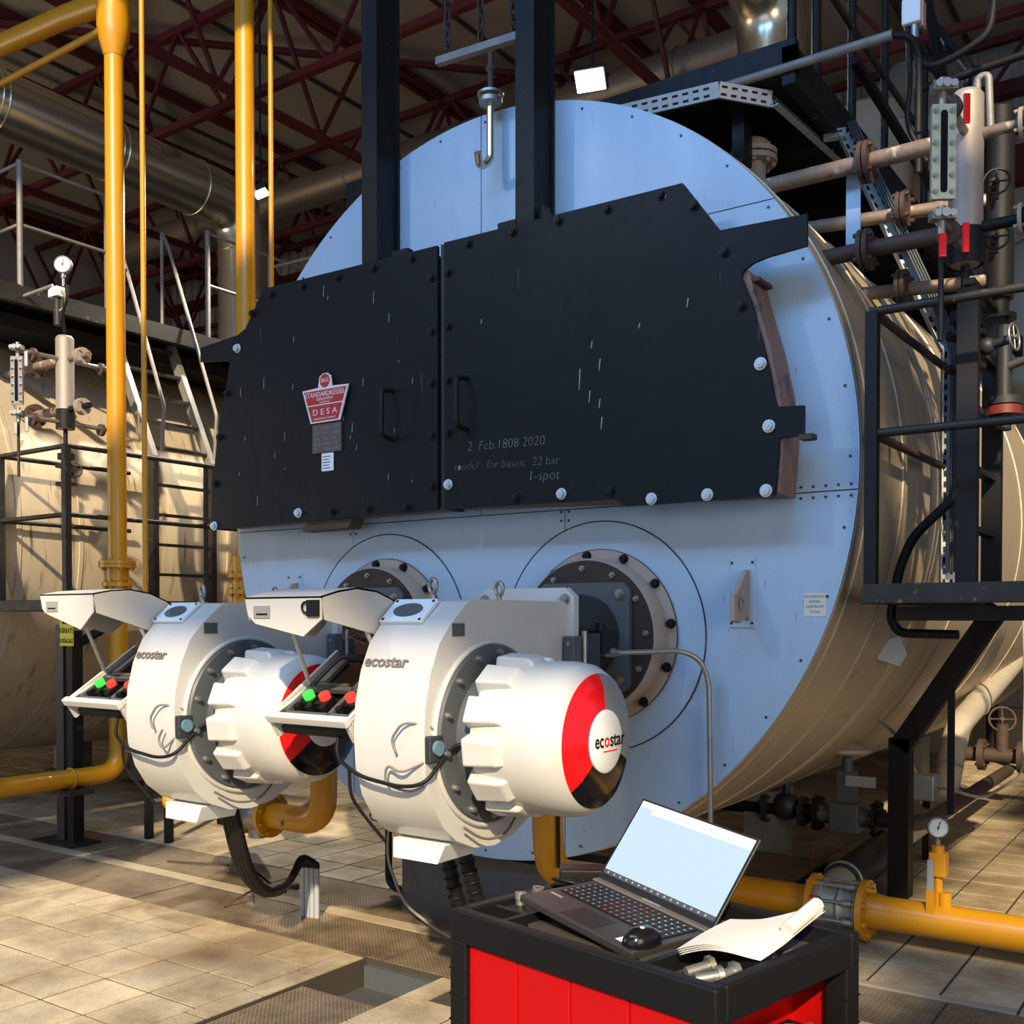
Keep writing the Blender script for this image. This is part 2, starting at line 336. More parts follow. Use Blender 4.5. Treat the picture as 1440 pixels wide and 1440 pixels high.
# the row of cut tiles along the trench edges
for i in range(-12, 3):
    x = -3.97 + (i+.5)*P_
    if x < -3.3: mk('cut_tile', G().box(x-h, x+h, 3.250, 3.492, -.022, 0), TILE, floor)
for k in range(-8, 12):
    y = 3.49 - (k+.5)*P_
    if k >= 0:
        rest.box(-3.37, -3.255, y-h, y+h, -.022, 0); rest.box(-2.795, -2.675, y-h, y+h, -.022, 0)
mk('outlying_tiles', rest, TILE, floor, kind='stuff')
for k in range(11):                      # the two rows of checker plate trench covers
    x0 = -9.6 + k*.92
    for y0, y1, s in ((3.505, 3.915, 0), (4.02, 4.445, .37)):
        inst_g = G().box(x0+s+.006, x0+s+.914, y0, y1, -.022, random.uniform(-.002, .001)); mk('checker_plate', inst_g, CHECK, floor)
    mk('kerb_strip', G().box(x0+.004, x0+.916, 3.92, 4.012, -.022, .002), mat('pale_kerb_concrete', (.42, .36, .25), .8, 0, 1, 6, (.27, .22, .15), bump=.2, bscale=60), floor)
for k in range(4): mk('checker_plate', G().box(-3.24, -2.81, 3.09-(k+1)*.62+.004, 3.09-k*.62, -.022, -.014), CHECK, floor)
mk('trench_end_lip', G().box(-3.24, -2.81, 3.47, 3.502, -.13, -.03), GREYP, floor)
for k in range(3): mk('broken_edge', G().prism([(0, 0), (.9, .0), (.9, .05), (.6, .035), (.45, .05), (.2, .03), (0, .05)], (-1.6+k*.91, 4.42, -.02), (1, 0, 0), (0, 1, 0), (0, 0, .028)), CONC, floor)

def struct(name, g, m, label, cat): return mk(name, g, m, None, label, cat, kind='structure')
wb = thing('wall_back', (-7, 12.9, 0), 'far ribbed sheet wall behind the boilers', 'wall', kind='structure')
mk('sheet', G().box(-18, 6, 12.9, 13.1, 0, 8), WALLM, wb)
gr = G()
for k in range(110): gr.box(-18+k*.22, -18+k*.22+.07, 12.86, 12.9, 1.1, 8)
mk('ribs', gr, WALLM, wb)
mk('base_course', G().box(-18, 6, 12.7, 12.9, 0, .55), CONC, wb)
mk('red_beam', G().box(-18, 6, 12.66, 12.86, 6.35, 6.75), REDSTEEL, wb); mk('red_beam', G().box(-18, 6, 12.7, 12.86, 7.35, 7.5), REDSTEEL, wb)
struct('wall_left', G().box(-17.2, -17, -4, 13, 0, 8), WALLM, 'dim sheet wall at the far left end of the hall', 'wall')
ce = thing('ceiling', (-5, 4, 8), 'dark roof lining seen between the red trusses', 'ceiling', kind='structure')
HOLES = [(-4.6, -2.2, -4.2, 1.4), (-.3, 1.3, -6.05, -4.5), (.6, 5.3, -9.2, -6.05), (2.2, 4.8, -1.9, 1.8), (3.4, 5.2, -3.4, -1.9), (5.0, 6.6, -5.6, -3.2)]   # unseen openings added to the roof, placed so sun lands in chosen patches
g = G(); xs = sorted({-18, 12} | {h_[0] for h_ in HOLES} | {h_[1] for h_ in HOLES}); ys = sorted({-14, 13} | {h_[2] for h_ in HOLES} | {h_[3] for h_ in HOLES})
for a, b in zip(xs, xs[1:]):
    for c, d in zip(ys, ys[1:]):
        if not any(q[0] <= (a+b)/2 <= q[1] and q[2] <= (c+d)/2 <= q[3] for q in HOLES): g.box(a, b, c, d, 8.0, 8.08)
mk('roof_sheet', g, ROOF, ce)
g = G()
for k in range(12): g.box(-18+k*2.2, -17.96+k*2.2, 3, 12.9, 7.97, 8.0)
mk('lining_joints', g, mat('lining_joint', (.05, .042, .035), .8), ce)
def truss(p, q, depth, panels, label, r=.035):
    p, q = V(p), V(q); t = thing('roof_truss', tuple((p+q)/2 - V((0, 0, depth))), label, 'truss', 'red roof trusses')
    dn = V((0, 0, -depth))
    mk('top_chord', G().bar(p, q, .08, .08), REDSTEEL, t); mk('bottom_chord', G().bar(p+dn, q+dn, .075, .075), REDSTEEL, t)
    for k in range(panels):
        a = p.lerp(q, k/panels); b = p.lerp(q, (k+.5)/panels); c = p.lerp(q, (k+1)/panels)
        mk('diagonal', G().bar(a, b+dn, .038, .038), REDSTEEL, t); mk('diagonal', G().bar(b+dn, c, .038, .038), REDSTEEL, t)
for i, (x, lb) in enumerate(((-15.5, 'red lattice roof truss farthest left, high over the left boiler'), (-11.8, 'red lattice roof truss running back above the silver duct at upper left'), (-8.0, 'red lattice roof truss running back behind the right yellow riser'), (-4.6, 'red lattice roof truss running back between the two black columns'), (-1.2, 'red lattice roof truss high at upper right over the boiler platform'))):
    truss((x, 3.2, 7.85), (x, 12.7, 7.85), 1.25, 7, lb)
for y, lb in ((7.2, 'nearest red cross truss spanning the hall under the roof'), (10.0, 'middle red cross truss spanning the hall under the roof'), (12.4, 'red cross truss close to the back wall')):
    truss((-16.8, y, 7.8), (5.5, y, 7.8), 1.0, 15, lb)
for k in range(7):
    x = -16 + k*2.6
    mk('roof_purlin', G().bar((x, 3, 7.93), (x+.0, 12.8, 7.93), .07, .12), REDSTEEL, ce)
for (a, b) in (((-15.5, 12.3, 7.8), (-8, 5, 7.8)), ((-11.8, 5, 7.8), (-4.6, 12.3, 7.8)), ((-4.6, 6, 7.8), (1, 12, 7.8)), ((-8, 12, 7.8), (-3, 6.5, 7.8))):
    mk('wind_brace', G().bar(a, b, .06, .06), REDSTEEL, ce)

# ================================================================== boilers
BX, BZ, BR, FY = -3.015, 2.17, 1.80, 4.10
def clip(poly, a, b, c):                 # keep a*x+b*z<=c
    out = []
    for i, p in enumerate(poly):
        q = poly[(i+1) % len(poly)]; fp = a*p[0]+b*p[1]-c; fq = a*q[0]+b*q[1]-c
        if fp <= 0: out.append(p)
        if fp*fq < 0:
            t = fp/(fp-fq); out.append((p[0]+(q[0]-p[0])*t, p[1]+(q[1]-p[1])*t))
    return out
def disc_panel(cx, cz, R, x0, x1, z0, z1, n=160):
    p = [(cx+R*math.cos(2*PI*i/n), cz+R*math.sin(2*PI*i/n)) for i in range(n)]
    for a, b, c in ((1, 0, x1-.0025), (-1, 0, -x0-.0025), (0, 1, z1-.0025), (0, -1, -z0-.0025)): p = clip(p, a, b, c)
    return p
def boiler(dx, label, clad, detailed):
    cx = BX+dx
    B = thing('steam_boiler', (cx, 7.5, .37), label, 'boiler', 'fire tube boilers')
    g = G(); g.lathe([(BR-.012, 0), (BR, .012), (BR, 7.2), (0, 7.2)], (cx, FY, BZ), (0, 1, 0), n=128)
    shell = mk('shell', g, clad, B)
    ys = [FY+.12, FY+.62, FY+1.25, FY+1.32, FY+2.05, FY+2.85, FY+3.6, FY+4.5, FY+5.6, FY+6.8]
    for k, y in enumerate(ys):
        g = G(); g.lathe([(BR-.003, -.02), (BR+.006, -.016), (BR+.006, .016), (BR-.003, .02)], (cx, y, BZ), (0, 1, 0), n=96)
        mk('seam_band', g, clad, shell)
    back = G().lathe([(0, 0), (BR-.02, 0)], (cx, FY+.006, BZ), (0, 1, 0), n=96); mk('front_backing', back, GREYD, B)
    cells = [(-9, -3.04, 2.04, 9), (-3.04, 9, 2.04, 3.235), (-3.04, 9, 3.235, 9), (-9, -3.89, -9, 2.04), (-3.89, -2.56, -9, 2.04), (-2.56, 9, -9, 2.04)] if detailed else [(-9, -3.04, -9, 9), (-3.04, 9, -9, 9)]
    for x0, x1, z0, z1 in cells:
        pl = disc_panel(cx, BZ, BR-.004, x0+dx if abs(x0) < 9 else -99, x1+dx if abs(x1) < 9 else 99, z0, z1)
        mk('front_panel', G().prism(pl, (0, FY+.004, 0), (1, 0, 0), (0, 0, 1), (0, -.010, 0)), PANEL, B)
    for sx in (-.635, .635):
        for y0 in (FY+1.92, FY+5.4):
            mk('support_leg', G().box(cx+sx-.10, cx+sx+.10, y0, y0+.30, .02, BZ-math.sqrt(BR**2-(abs(sx)-.1)**2)+.05), GREYRAIL, B)
            mk('foot_plate', G().box(cx+sx-.16, cx+sx+.16, y0-.06, y0+.36, 0, .025), RUSTD, B)
    return B
MAIN = boiler(0, 'big boiler with blue white round front and black smokebox doors', CLAD, True)
LEFT = boiler(-6.13, 'stained second boiler at the left with a ladder on its side', CLADOLD, False)

# details on the main front
SCREW = mesh('screw', G().cyl((0, 0, 0), (0, -.003, 0), .006, n=8), GREYD)
for k in range(40):
    a = 2*PI*k/40; x, z = BX+math.cos(a)*(BR-.04), BZ+math.sin(a)*(BR-.04); inst('rivet', SCREW, MAIN, (x, FY-.006, z))
for z in (2.018, 2.062):
    for k in range(5): inst('rivet', SCREW, MAIN, (-1.45+k*.05, FY-.006, z))
for x in (-2.58, -2.54, -3.87, -3.91):
    for z in (1.99, 2.03): inst('rivet', SCREW, MAIN, (x, FY-.006, z))
for cx in (-2.373, -3.65):               # burner openings
    mk('access_ring', G().lathe([(.385, -.004), (.515, -.004), (.515, .004)], (cx, FY-.006, 1.46), (0, 1, 0), n=72, ref=(1, 0, 0)), PANEL, MAIN)
    mk('ring_joint', G().ring((cx, FY-.009, 1.46), (0, 1, 0), .517, .0032, 72, 6), GREYD, MAIN)
    fr = mk('burner_ring', G().lathe([(.30, -.012), (.388, -.012), (.388, .004)], (cx, FY-.012, 1.46), (0, 1, 0), n=64), BEIGE, MAIN)
    mk('ring_joint', G().ring((cx, FY-.020, 1.46), (0, 1, 0), .389, .003, 64, 6), GREYD, MAIN)
    mk('burner_drum', G().lathe([(.345, 0), (.345, -.10), (.335, -.115)], (cx, FY-.02, 1.46), (0, 1, 0), n=64), BEIGE, MAIN)
    df = mk('drum_face', G().lathe([(.335, -.118), (.02, -.118)], (cx, FY-.02, 1.46), (0, 1, 0), n=64), BROWND, MAIN)
    bm = mesh('ring_bolt', hexbolt(.016, .02), RUBBER); sm = mesh('face_bolt', hexbolt(.010, .012), STEEL)
    for k in range(12):
        a = 2*PI*(k+.3)/12; inst('ring_bolt', bm, fr, (cx+.367*math.cos(a), FY-.024, 1.46+.367*math.sin(a)))
        a = 2*PI*(k+.1)/12; inst('face_bolt', sm, df, (cx+.30*math.cos(a), FY-.138, 1.46+.30*math.sin(a)))
for cx, s in ((-1.695, 1), (-4.335, -1)):   # lifting lugs
    lug = mk('lug_plate', G().box(cx-.055, cx+.055, FY-.012, FY-.004, 1.50, 1.79), PANEL, MAIN, bevel=.004)
    mk('lug_fin', G().prism([(0, 1.74), (-.04, 1.73), (-.13, 1.64), (-.155, 1.635), (-.155, 1.53), (-.10, 1.52), (-.02, 1.55), (0, 1.53)], (cx+.012, FY-.012, 0), (0, 1, 0), (0, 0, 1), (.022, 0, 0)), BEIGE, lug)
    mk('lug_eye', G().lathe([(.030, -.002), (.016, -.002), (.016, .026)], (cx+.036, FY-.10, 1.60), (-1, 0, 0), n=20), STEEL, lug)
    for a in (-.045, .045):
        for z in (1.52, 1.77): inst('rivet', SCREW, lug, (cx+a, FY-.012, z))
st = mk('type_sticker', G().box(-1.435, -1.345, FY-.0075, FY-.0062, 1.548, 1.64), PAPER, MAIN)
ink = mat('print_ink', (.10, .11, .13), .7)
for k, s_ in enumerate(('STANDARD', 'KESSEL', 'GERMANY', '22 bar')): text('lettering', s_, (-1.39, FY-.0076, 1.626-k*.020), (1, 0, 0), (0, 0, 1), .016, ink, st)

# ---- smokebox doors
DY = 3.90
def leaf(name, label, poly, inner, bolts_d, bolts_w, hx):
    D = thing(name, (hx, DY+.1, 2.03), label, 'boiler door', 'smokebox door leaves')
    mk('door_plate', G().prism(poly, (0, DY+.016, 0), (1, 0, 0), (0, 0, 1), (0, -.016, 0)), BLACKDOOR, D, bevel=.003)
    mk('door_body', G().prism(inner, (0, DY+.016, 0), (1, 0, 0), (0, 0, 1), (0, FY-DY-.03, 0)), RUSTRIM, D)
    bd = mesh('door_bolt', hexbolt(.017, .016), BLACK); bw = mesh('white_bolt', hexbolt(.019, .016), mat('zinc_white_bolt', (.52, .60, .66), .4, .3))
    for x, z in bolts_d: inst('door_bolt', bd, D, (x, DY, z))
    for x, z in bolts_w: inst('white_bolt', bw, D, (x, DY, z))
    return D
RP = [(-3.115, 3.318), (-1.88, 3.305), (-1.717, 3.080), (-1.364, 3.068), (-1.364, 2.948), (-1.52, 2.936), (-1.575, 2.925), (-1.615, 2.905), (-1.627, 2.883), (-1.588, 2.787), (-1.538, 2.614), (-1.509, 2.50), (-1.488, 2.39), (-1.477, 2.354), (-1.371, 2.348), (-1.371, 2.235), (-1.47, 2.232), (-1.470, 2.18), (-1.484, 2.013), (-2.137, 2.012), (-2.189, 2.046), (-3.115, 2.058)]
RI = [(-3.09, 3.28), (-1.92, 3.27), (-1.66, 2.95), (-1.60, 2.90), (-1.575, 2.80), (-1.515, 2.60), (-1.475, 2.42), (-1.455, 2.25), (-1.47, 2.02), (-3.09, 2.07)]
LP = [(-3.156, 3.313), (-3.156, 2.058), (-4.05, 2.052), (-4.812, 2.043), (-4.799, 2.26), (-4.74, 2.617), (-4.655, 2.90), (-4.640, 2.977), (-4.893, 3.005), (-4.892, 3.086), (-4.575, 3.109), (-4.511, 3.135), (-4.365, 3.325)]
LI = [(-3.18, 3.28), (-3.18, 2.07), (-4.77, 2.06), (-4.70, 2.62), (-4.60, 2.95), (-4.36, 3.27)]
DR = leaf('smokebox_door', 'right black smokebox door leaf with chalk writing and a long arm', RP, RI,
  [(-2.968, 3.285), (-2.717, 3.285), (-2.475, 3.283), (-2.229, 3.28), (-1.977, 3.28), (-1.83, 3.204), (-1.698, 2.993), (-1.625, 2.768), (-3.09, 3.174), (-3.09, 2.922), (-3.09, 2.669), (-3.09, 2.42), (-2.699, 2.085), (-2.21, 2.084)],
  [(-1.545, 2.528), (-1.51, 2.283), (-1.52, 2.035), (-1.766, 2.036), (-2.016, 2.036), (-2.457, 2.087), (-3.09, 2.174)], -2.3)
DL = leaf('smokebox_door', 'left black smokebox door leaf carrying the red maker plaque', LP, LI,
  [(-4.295, 3.285), (-4.054, 3.285), (-3.803, 3.285), (-3.557, 3.285), (-3.311, 3.285), (-3.188, 3.168), (-3.188, 2.913), (-3.188, 2.669), (-3.188, 2.418), (-3.188, 2.173), (-4.448, 3.205), (-4.66, 2.796), (-4.725, 2.56), (-4.765, 2.302), (-3.347, 2.084), (-3.601, 2.089), (-3.851, 2.091)],
  [(-4.575, 3.035), (-4.778, 2.065), (-4.101, 2.099)], -4.0)
for D, hx in ((DR, -2.977), (DL, -3.437)):
    mk('door_handle', G().tube([(hx, DY, 2.66), (hx, DY-.085, 2.65), (hx, DY-.085, 2.43), (hx, DY, 2.42)], .012, 8, .03), BLACK, D)
mk('hinge_lug', G().box(-1.38, -1.33, DY-.03, DY+.03, 2.215, 2.235).box(-1.60, -1.56, DY+.02, DY+.16, 2.86, 2.875), RUSTD, DR)
mk('seal_strip', G().box(-3.150, -3.121, DY+.02, DY+.16, 2.06, 3.32), GREYD, DL)
mk('lower_flap', G().prism([(-4.05, 2.05), (-3.73, 2.055), (-3.76, 2.005), (-4.10, 2.0)], (0, DY+.02, 0), (1, 0, 0), (0, 0, 1), (0, .09, 0)), RUSTD, DL)
for x in (-3.40, -2.76): mk('door_clip', G().box(x-.05, x+.05, DY+.01, DY+.05, 3.31, 3.345), BLACK, DR if x > -3.1 else DL)
chalk = mat('chalk', (.19, .20, .20), .9)
for s_, x, z, sz in (('2  Feb.1808 2020', -2.76, 2.335, .062), ('model   for bas\u0131n\u00e7  22 bar', -2.76, 2.245, .056), ('1-spot', -2.55, 2.175, .066)):
    text('chalk_writing', s_, (x, DY-.0006, z), (1, 0, -.03), (.12, 0, 1), sz, chalk, DR, .0003, 1.0, -.0018)
scr = mat('white_scratch', (.22, .25, .27), .7)
gs = G()
for x, z, l in ((-2.37, 2.53, .09), (-2.27, 2.60, .05), (-2.27, 2.44, .04), (-2.32, 2.47, .05), (-1.86, 2.80, .035), (-2.31, 2.70, .03), (-2.08, 2.75, .02), (-2.26, 2.35, .05), (-2.9, 2.9, .02), (-1.96, 3.26, .015)):
    gs.prism([(0, 0), (.004, 0), (.010, l), (.004, l)], (x, DY-.0005, z), (1, 0, 0), (0, 0, 1), (0, -.0004, 0))
mk('scratches', gs, scr, DR, kind='stuff')
gs = G()
for k in range(26):
    x = random.uniform(-4.6, -3.3); z = random.uniform(2.15, 3.25); l = random.uniform(.008, .06)
    gs.prism([(0, 0), (.004, 0), (.006, l), (.003, l)], (x, DY-.0005, z), (1, 0, 0), (0, 0, 1), (0, -.0004, 0))
mk('scratches', gs, scr, DL, kind='stuff')
# maker plaque
whitep = mat('plaque_border', (.62, .62, .60), .5); redpl = mat('plaque_red', (.42, .018, .03), .45)
pq = thing('maker_plaque', (-3.88, DY-.02, 2.55), 'red and white trapezoid maker plaque on the left door', 'plaque')
def trap(s, y0, y1):
    return G().prism([(-.105*s, .0), (.105*s, 0), (.165*s, .175*s), (.05*s, .18*s), (.04*s, .235*s), (.015*s, .25*s), (-.015*s, .25*s), (-.04*s, .235*s), (-.05*s, .18*s), (-.165*s, .175*s)], (-3.883, y0, 2.553+(1-s)*.1), (1, 0, 0), (0, 0, 1), (0, y1-y0, 0))
mk('border', trap(1.0, DY-.012, DY-.020), whitep, pq, bevel=.002)
mk('red_field', G().prism([(-.094, .008), (.094, .008), (.122, .088), (-.122, .088)], (-3.883, DY-.020, 2.553), (1, 0, 0), (0, 0, 1), (0, -.002, 0)), redpl, pq)
mk('red_field', G().prism([(-.125, .095), (.125, .095), (.150, .166), (-.150, .166)], (-3.883, DY-.020, 2.553), (1, 0, 0), (0, 0, 1), (0, -.002, 0)), redpl, pq)
mk('round_badge', G().cyl((-3.883, DY-.020, 2.765), (-3.883, DY-.023, 2.765), .034, n=24), redpl, pq)
for s_, z, sz, w in (('SKG', 2.765, .030, 1), ('STANDARDKESSEL', 2.697, .036, .95), ('GERMANY', 2.672, .020, 1.3), ('DUISBURG', 2.655, .012, 1.3), ('D E S A', 2.605, .044, 1.25), ('DESA BOILER COMPANY', 2.572, .013, 1.1)):
    text('lettering', s_, (-3.883, DY-.0225 if z < 2.76 else DY-.0235, z), (1, 0, 0), (0, 0, 1), sz, whitep, pq, .0004, w)
dp = thing('data_plate', (-3.883, DY-.005, 2.40), 'bronze engraved data plate below the red plaque', 'plate')
mk('plate', G().box(-3.985, -3.78, DY-.010, DY, 2.398, 2.548), mat('bronze_plate', (.16, .13, .10), .45, .5, .9, 30, (.09, .07, .055)), dp)
gl = G()
for r_ in range(5):
    for c_ in range(3):
        gl.box(-3.972+c_*.066, -3.972+c_*.066+.03+.028*((r_*7+c_*3) % 4)/3, DY-.0112, DY-.010, 2.408+r_*.027, 2.424+r_*.027)
mk('engraved_fields', gl, ink, dp)
wt = thing('paper_tag', (-3.88, DY-.004, 2.30), 'small white printed tag hanging under the data plate', 'tag')
mk('tag_card', G().box(-3.925, -3.84, DY-.006, DY, 2.302, 2.396), GAUGEW, wt, bevel=.004)
for k in range(5): mk('printed_line', G().box(-3.915, -3.86-.01*(k % 2), DY-.0066, DY-.0058, 2.315+k*.015, 2.320+k*.015), ink, wt)

# ---- two black columns above the doors
for x0, lb in ((-3.655, 'left black steel column rising behind the doors to the roof'), (-2.715, 'right black steel column rising behind the doors to the roof')):
    c = thing('steel_column', (x0+.05, 4.0, 3.1), lb, 'column', 'black columns on the boiler front')
    mk('front_flange', G().box(x0, x0+.10, 3.915, 3.93, 3.05, 7.9), BLACK, c); mk('web', G().box(x0+.01, x0+.085, 3.93, 4.075, 3.05, 7.9), BLACK, c)
    mk('rear_flange', G().box(x0, x0+.10, 4.075, 4.09, 3.05, 7.9), BLACK, c)
v = thing('vent_pipe', (-2.95, 3.98, 3.66), 'silver hooked vent pipe with a disc at the top of the boiler front', 'pipe')
mk('pipe', G().tube([(-2.93, 4.02, 4.0), (-2.93, 4.02, 3.70), (-2.955, 3.97, 3.655), (-2.93, 3.92, 3.70)], .019, 10, .03), SILVER, v)
mk('disc', G().cyl((-2.93, 4.02, 3.965), (-2.93, 4.02, 3.985), .055, n=24).cyl((-2.93, 4.02, 4.0), (-2.93, 4.02, 4.012), .062, n=24), STEEL, v)
mk('stem', G().cyl((-2.93, 4.02, 4.01), (-2.93, 4.02, 4.205), .014, n=10).ball((-2.93, 4.02, 4.13), .022), RUSTD, v)
hb = thing('hanger_bar', (-3.0, 4.02, 4.22), 'horizontal steel hanger bar on chains between the black columns', 'bar')
mk('bar', G().bar((-3.25, 4.02, 4.255), (-2.70, 4.02, 4.225), .035, .035), GREYRAIL, hb)
for x in (-3.19, -2.99, -2.80):
    gch = G(); z = 4.27
    for k in range(9): gch.tube([(x+.016*math.cos(t)*(k % 2), 4.02+.016*math.cos(t)*(1-k % 2), z+k*.05+.035*math.sin(t)+.03) for t in [2*PI*j/10 for j in range(10)]], .0055, 6, closed=True)
    gch.cyl((x, 4.02, 4.70), (x, 4.02, 7.9), .008, n=8)
    mk('chain', gch, DARKRAIL, hb)
mk('column_bracket', G().prism([(0, 0), (.06, 0), (.03, .08), (0, .08)], (-2.615, 3.95, 3.31), (1, 0, 0), (0, 0, 1), (0, .05, 0)), BLACK, None, 'small black bracket at the foot of the right column', 'bracket')

# ================================================================== burners
def burner(bx, label, key):
    T = thing('gas_burner', (bx, 3.0, .68), label, 'burner', 'gas burners')
    AY, AZ = 2.98, 1.135
    xl, xr = bx-.107, bx+.203
    prof = [(3.485, 1.605), (2.90, 1.605), (2.845, 1.595), (2.745, 1.515), (2.69, 1.455), (2.645, 1.36), (2.617, 1.25), (2.610, 1.14), (2.618, 1.03), (2.65, .93), (2.705, .845), (2.78, .785), (2.88, .745), (3.0, .733), (3.12, .752), (3.23, .805), (3.315, .885), (3.37, .985), (3.395, 1.10), (3.405, 1.20), (3.485, 1.225)]
    mk('fan_casing', G().prism([(p[0], p[1]) for p in prof], (xl, 0, 0), (0, 1, 0), (0, 0, 1), (xr-xl, 0, 0)), WHITE, T, bevel=.05, seg=5)
    # sight plate with oval window on the sloping top front
    o = V((bx-.015, 2.795, 1.558)); u = V((1, 0, 0)); v_ = V((0, .10, .082)).normalized(); w_ = u.cross(v_)
    pl = mk('sight_plate', G().prism([(-.095, -.062), (.095, -.062), (.095, .062), (-.095, .062)], o+w_*.000, u, v_, w_*.012), GAUGEW, T, bevel=.004)
    mk('oval_window', G().prism([(.064*math.cos(t), .036*math.sin(t)) for t in [2*PI*k/28 for k in range(28)]], o+w_*.012, u, v_, w_*.003), mat('smoked_window', (.10, .11, .12), .15), pl)
    for a in (-.083, .083):
        for b in (-.050, .050): mk('screw', G().cyl(o+u*a+v_*b+w_*.012, o+u*a+v_*b+w_*.015, .006, n=8), GREYD, pl)
    mk('rating_plate', G().prism([(-.033, -.022), (.033, -.022), (.033, .022), (-.033, .022)], V((xr+.0005, 2.79, 1.50)), V((0, 1, 0)), V((0, 0, 1)), V((.003, 0, 0))), mat('grey_rating_plate', (.16, .165, .17), .35, .4, .8, 60, (.06, .06, .06)), T)
    # name lettering on the casing front
    ld = mat('worn_letter_grey', (.16, .15, .14), .5)
    text('lettering', 'ecostar', (bx+.0, 2.655, 1.392), (1, 0, 0), (0, .47, 1), .058, ld, T, .002, 1.1, .0008)
    # suction side: grey plate, neck and motor cover
    ax = (1, 0, 0); c0 = (0, AY, AZ); X0 = bx
    gp = mk('grey_disc', G().lathe([(0, .018), (.306, .018), (.316, .008), (.316, -.01)], (xr, AY, AZ), ax, n=64), GREYP, T)
    bm = mesh('disc_bolt', G().cyl((0, 0, 0), (.006, 0, 0), .013, n=12).cyl((.006, 0, 0), (.018, 0, 0), .0095, n=6), STEEL)
    for k in range(14):
        a = 2*PI*(k+.35)/14; inst('disc_bolt', bm, gp, (xr+.018, AY+.285*math.cos(a), AZ+.285*math.sin(a)))
    mk('disc_rim', G().ring((xr+.004, AY, AZ), ax, .322, .010, 64, 8), WHITE, gp)
    mk('motor_neck', G().lathe([(.225, .0), (.215, .06), (.21, .17), (0, .17)], (xr+.012, AY, AZ), ax, n=48), GREYP, T)
    mc = mk('motor_cover', G().lathe([(0, .0), (.235, .0), (.248, .012), (.254, .06), (.260, .20), (.260, .262), (.252, .310), (.228, .346), (.175, .368), (.09, .379), (0, .381)], (bx+.285, AY, AZ), ax, n=64), WHITE, T)
    bg = G().raw([(-.020, -.055, -.035), (.165, -.048, -.030), (.165, .048, -.030), (-.020, .055, -.035), (-.012, -.047, .030), (.120, -.041, .024), (.120, .041, .024), (-.012, .047, .030)], [(0, 3, 2, 1), (4, 5, 6, 7), (0, 1, 5, 4), (1, 2, 6, 5), (2, 3, 7, 6), (3, 0, 4, 7)])
    rib = mesh('cover_boss', bg, WHITE)
    for k in range(12):
        a = 2*PI*(k+.25)/12; o2 = inst('cover_boss', rib, mc, (bx+.295, AY+.252*math.cos(a), AZ+.252*math.sin(a)), (a-PI/2, 0, 0))
        b = o2.modifiers.new('bevel', 'BEVEL'); b.width = .009; b.segments = 3
    mk('cover_screw', G().cyl((bx+.40, AY-.215, AZ-.145), (bx+.40, AY-.225, AZ-.152), .012, n=10), GREYD, mc)
    # coloured badge on the dome
    dome = [(.2225, .3505), (.200, .3615), (.175, .3705), (.09, .3815)]
    for nm, a0, a1, m_ in (('red_badge_field', 88, 222, REDP), ('dark_badge_field', 222, 335, LENS), ('grey_badge_field', -25, 88, mat('badge_grey', (.20, .21, .22), .3))):
        mk(nm, G().lathe([(r, x) for r, x in dome], (bx+.2855, AY, AZ), ax, 24, math.radians(a0), math.radians(a1), ref=(0, 1, 0)), m_, mc)
    bd = mk('logo_disc', G().lathe([(0, .388), (.094, .388), (.104, .382), (.106, .37)], (bx+.288, AY, AZ), ax, 36), GAUGEW, mc)
    yy = AY-.086
    for s_, m_ in (('ec', RUBBER), ('o', REDP), ('star', RUBBER)):
        t_ = text('lettering', s_, (bx+.6772, yy, AZ+.004), (0, 1, 0), (0, 0, 1), .066, m_, bd, .0006, .95, .0008, 'LEFT'); yy += text.w + .004
    mk('lettering', G().box(bx+.674, bx+.6772, AY-.03, AY+.06, AZ-.033, AZ-.029), REDP, bd)
    # outlet flange towards the boiler
    fl = mk('outlet_flange', G().prism([(x*1.0, z) for x, z in [(-.235, -.20), (-.205, -.23), (.205, -.23), (.235, -.20), (.235, .165), (.195, .20), (-.195, .20), (-.235, .165)]], (bx, 3.485, 1.46), (1, 0, 0), (0, 0, 1), (0, .035, 0)), WHITE, T, bevel=.008)
    fb = mesh('flange_bolt', hexbolt(.016, .016), STEEL)
    for x in (-.195, .195):
        for z in (1.28, 1.615): inst('flange_bolt', fb, fl, (bx+x, 3.485, z))
    inst('flange_bolt', fb, fl, (bx+.15, 3.485, 1.36))
    hg = mk('hinge_block', G().box(bx+.215, bx+.262, 3.44, 3.50, 1.24, 1.47), GREYP, T, bevel=.004)
    mk('hinge_leaf', G().box(bx+.245, bx+.275, 3.52, 3.62, 1.24, 1.48), GREYD, hg); mk('hinge_pin', G().cyl((bx+.262, 3.52, 1.22), (bx+.262, 3.52, 1.49), .012), STEEL, hg)
    for z in (1.27, 1.44): mk('screw', G().cyl((bx+.238, 3.44, z), (bx+.238, 3.436, z), .009, n=10), STEEL, hg)
    mk('head_tube', G().cyl((bx, 3.52, 1.46), (bx, FY-.14, 1.46), .185, n=40), GREYD, T)
    sq = mk('square_plate', G().prism([(-.205, -.235), (.205, -.235), (.23, -.21), (.235, .2), (.20, .235), (-.20, .235), (-.235, .2), (-.23, -.21)], (bx, FY-.14, 1.46), (1, 0, 0), (0, 0, 1), (0, -.022, 0)), GREYP, T, bevel=.004)
    for x in (-.185, .185):
        for z in (1.275, 1.645): inst('flange_bolt', fb, sq, (bx+x, FY-.162, z))
    sr = mk('servo_linkage', G().box(bx+.19, bx+.27, 3.64, 3.78, 1.40, 1.49).cyl((bx+.23, 3.70, 1.39), (bx+.23, 3.70, 1.52), .02), RUBBER, T)
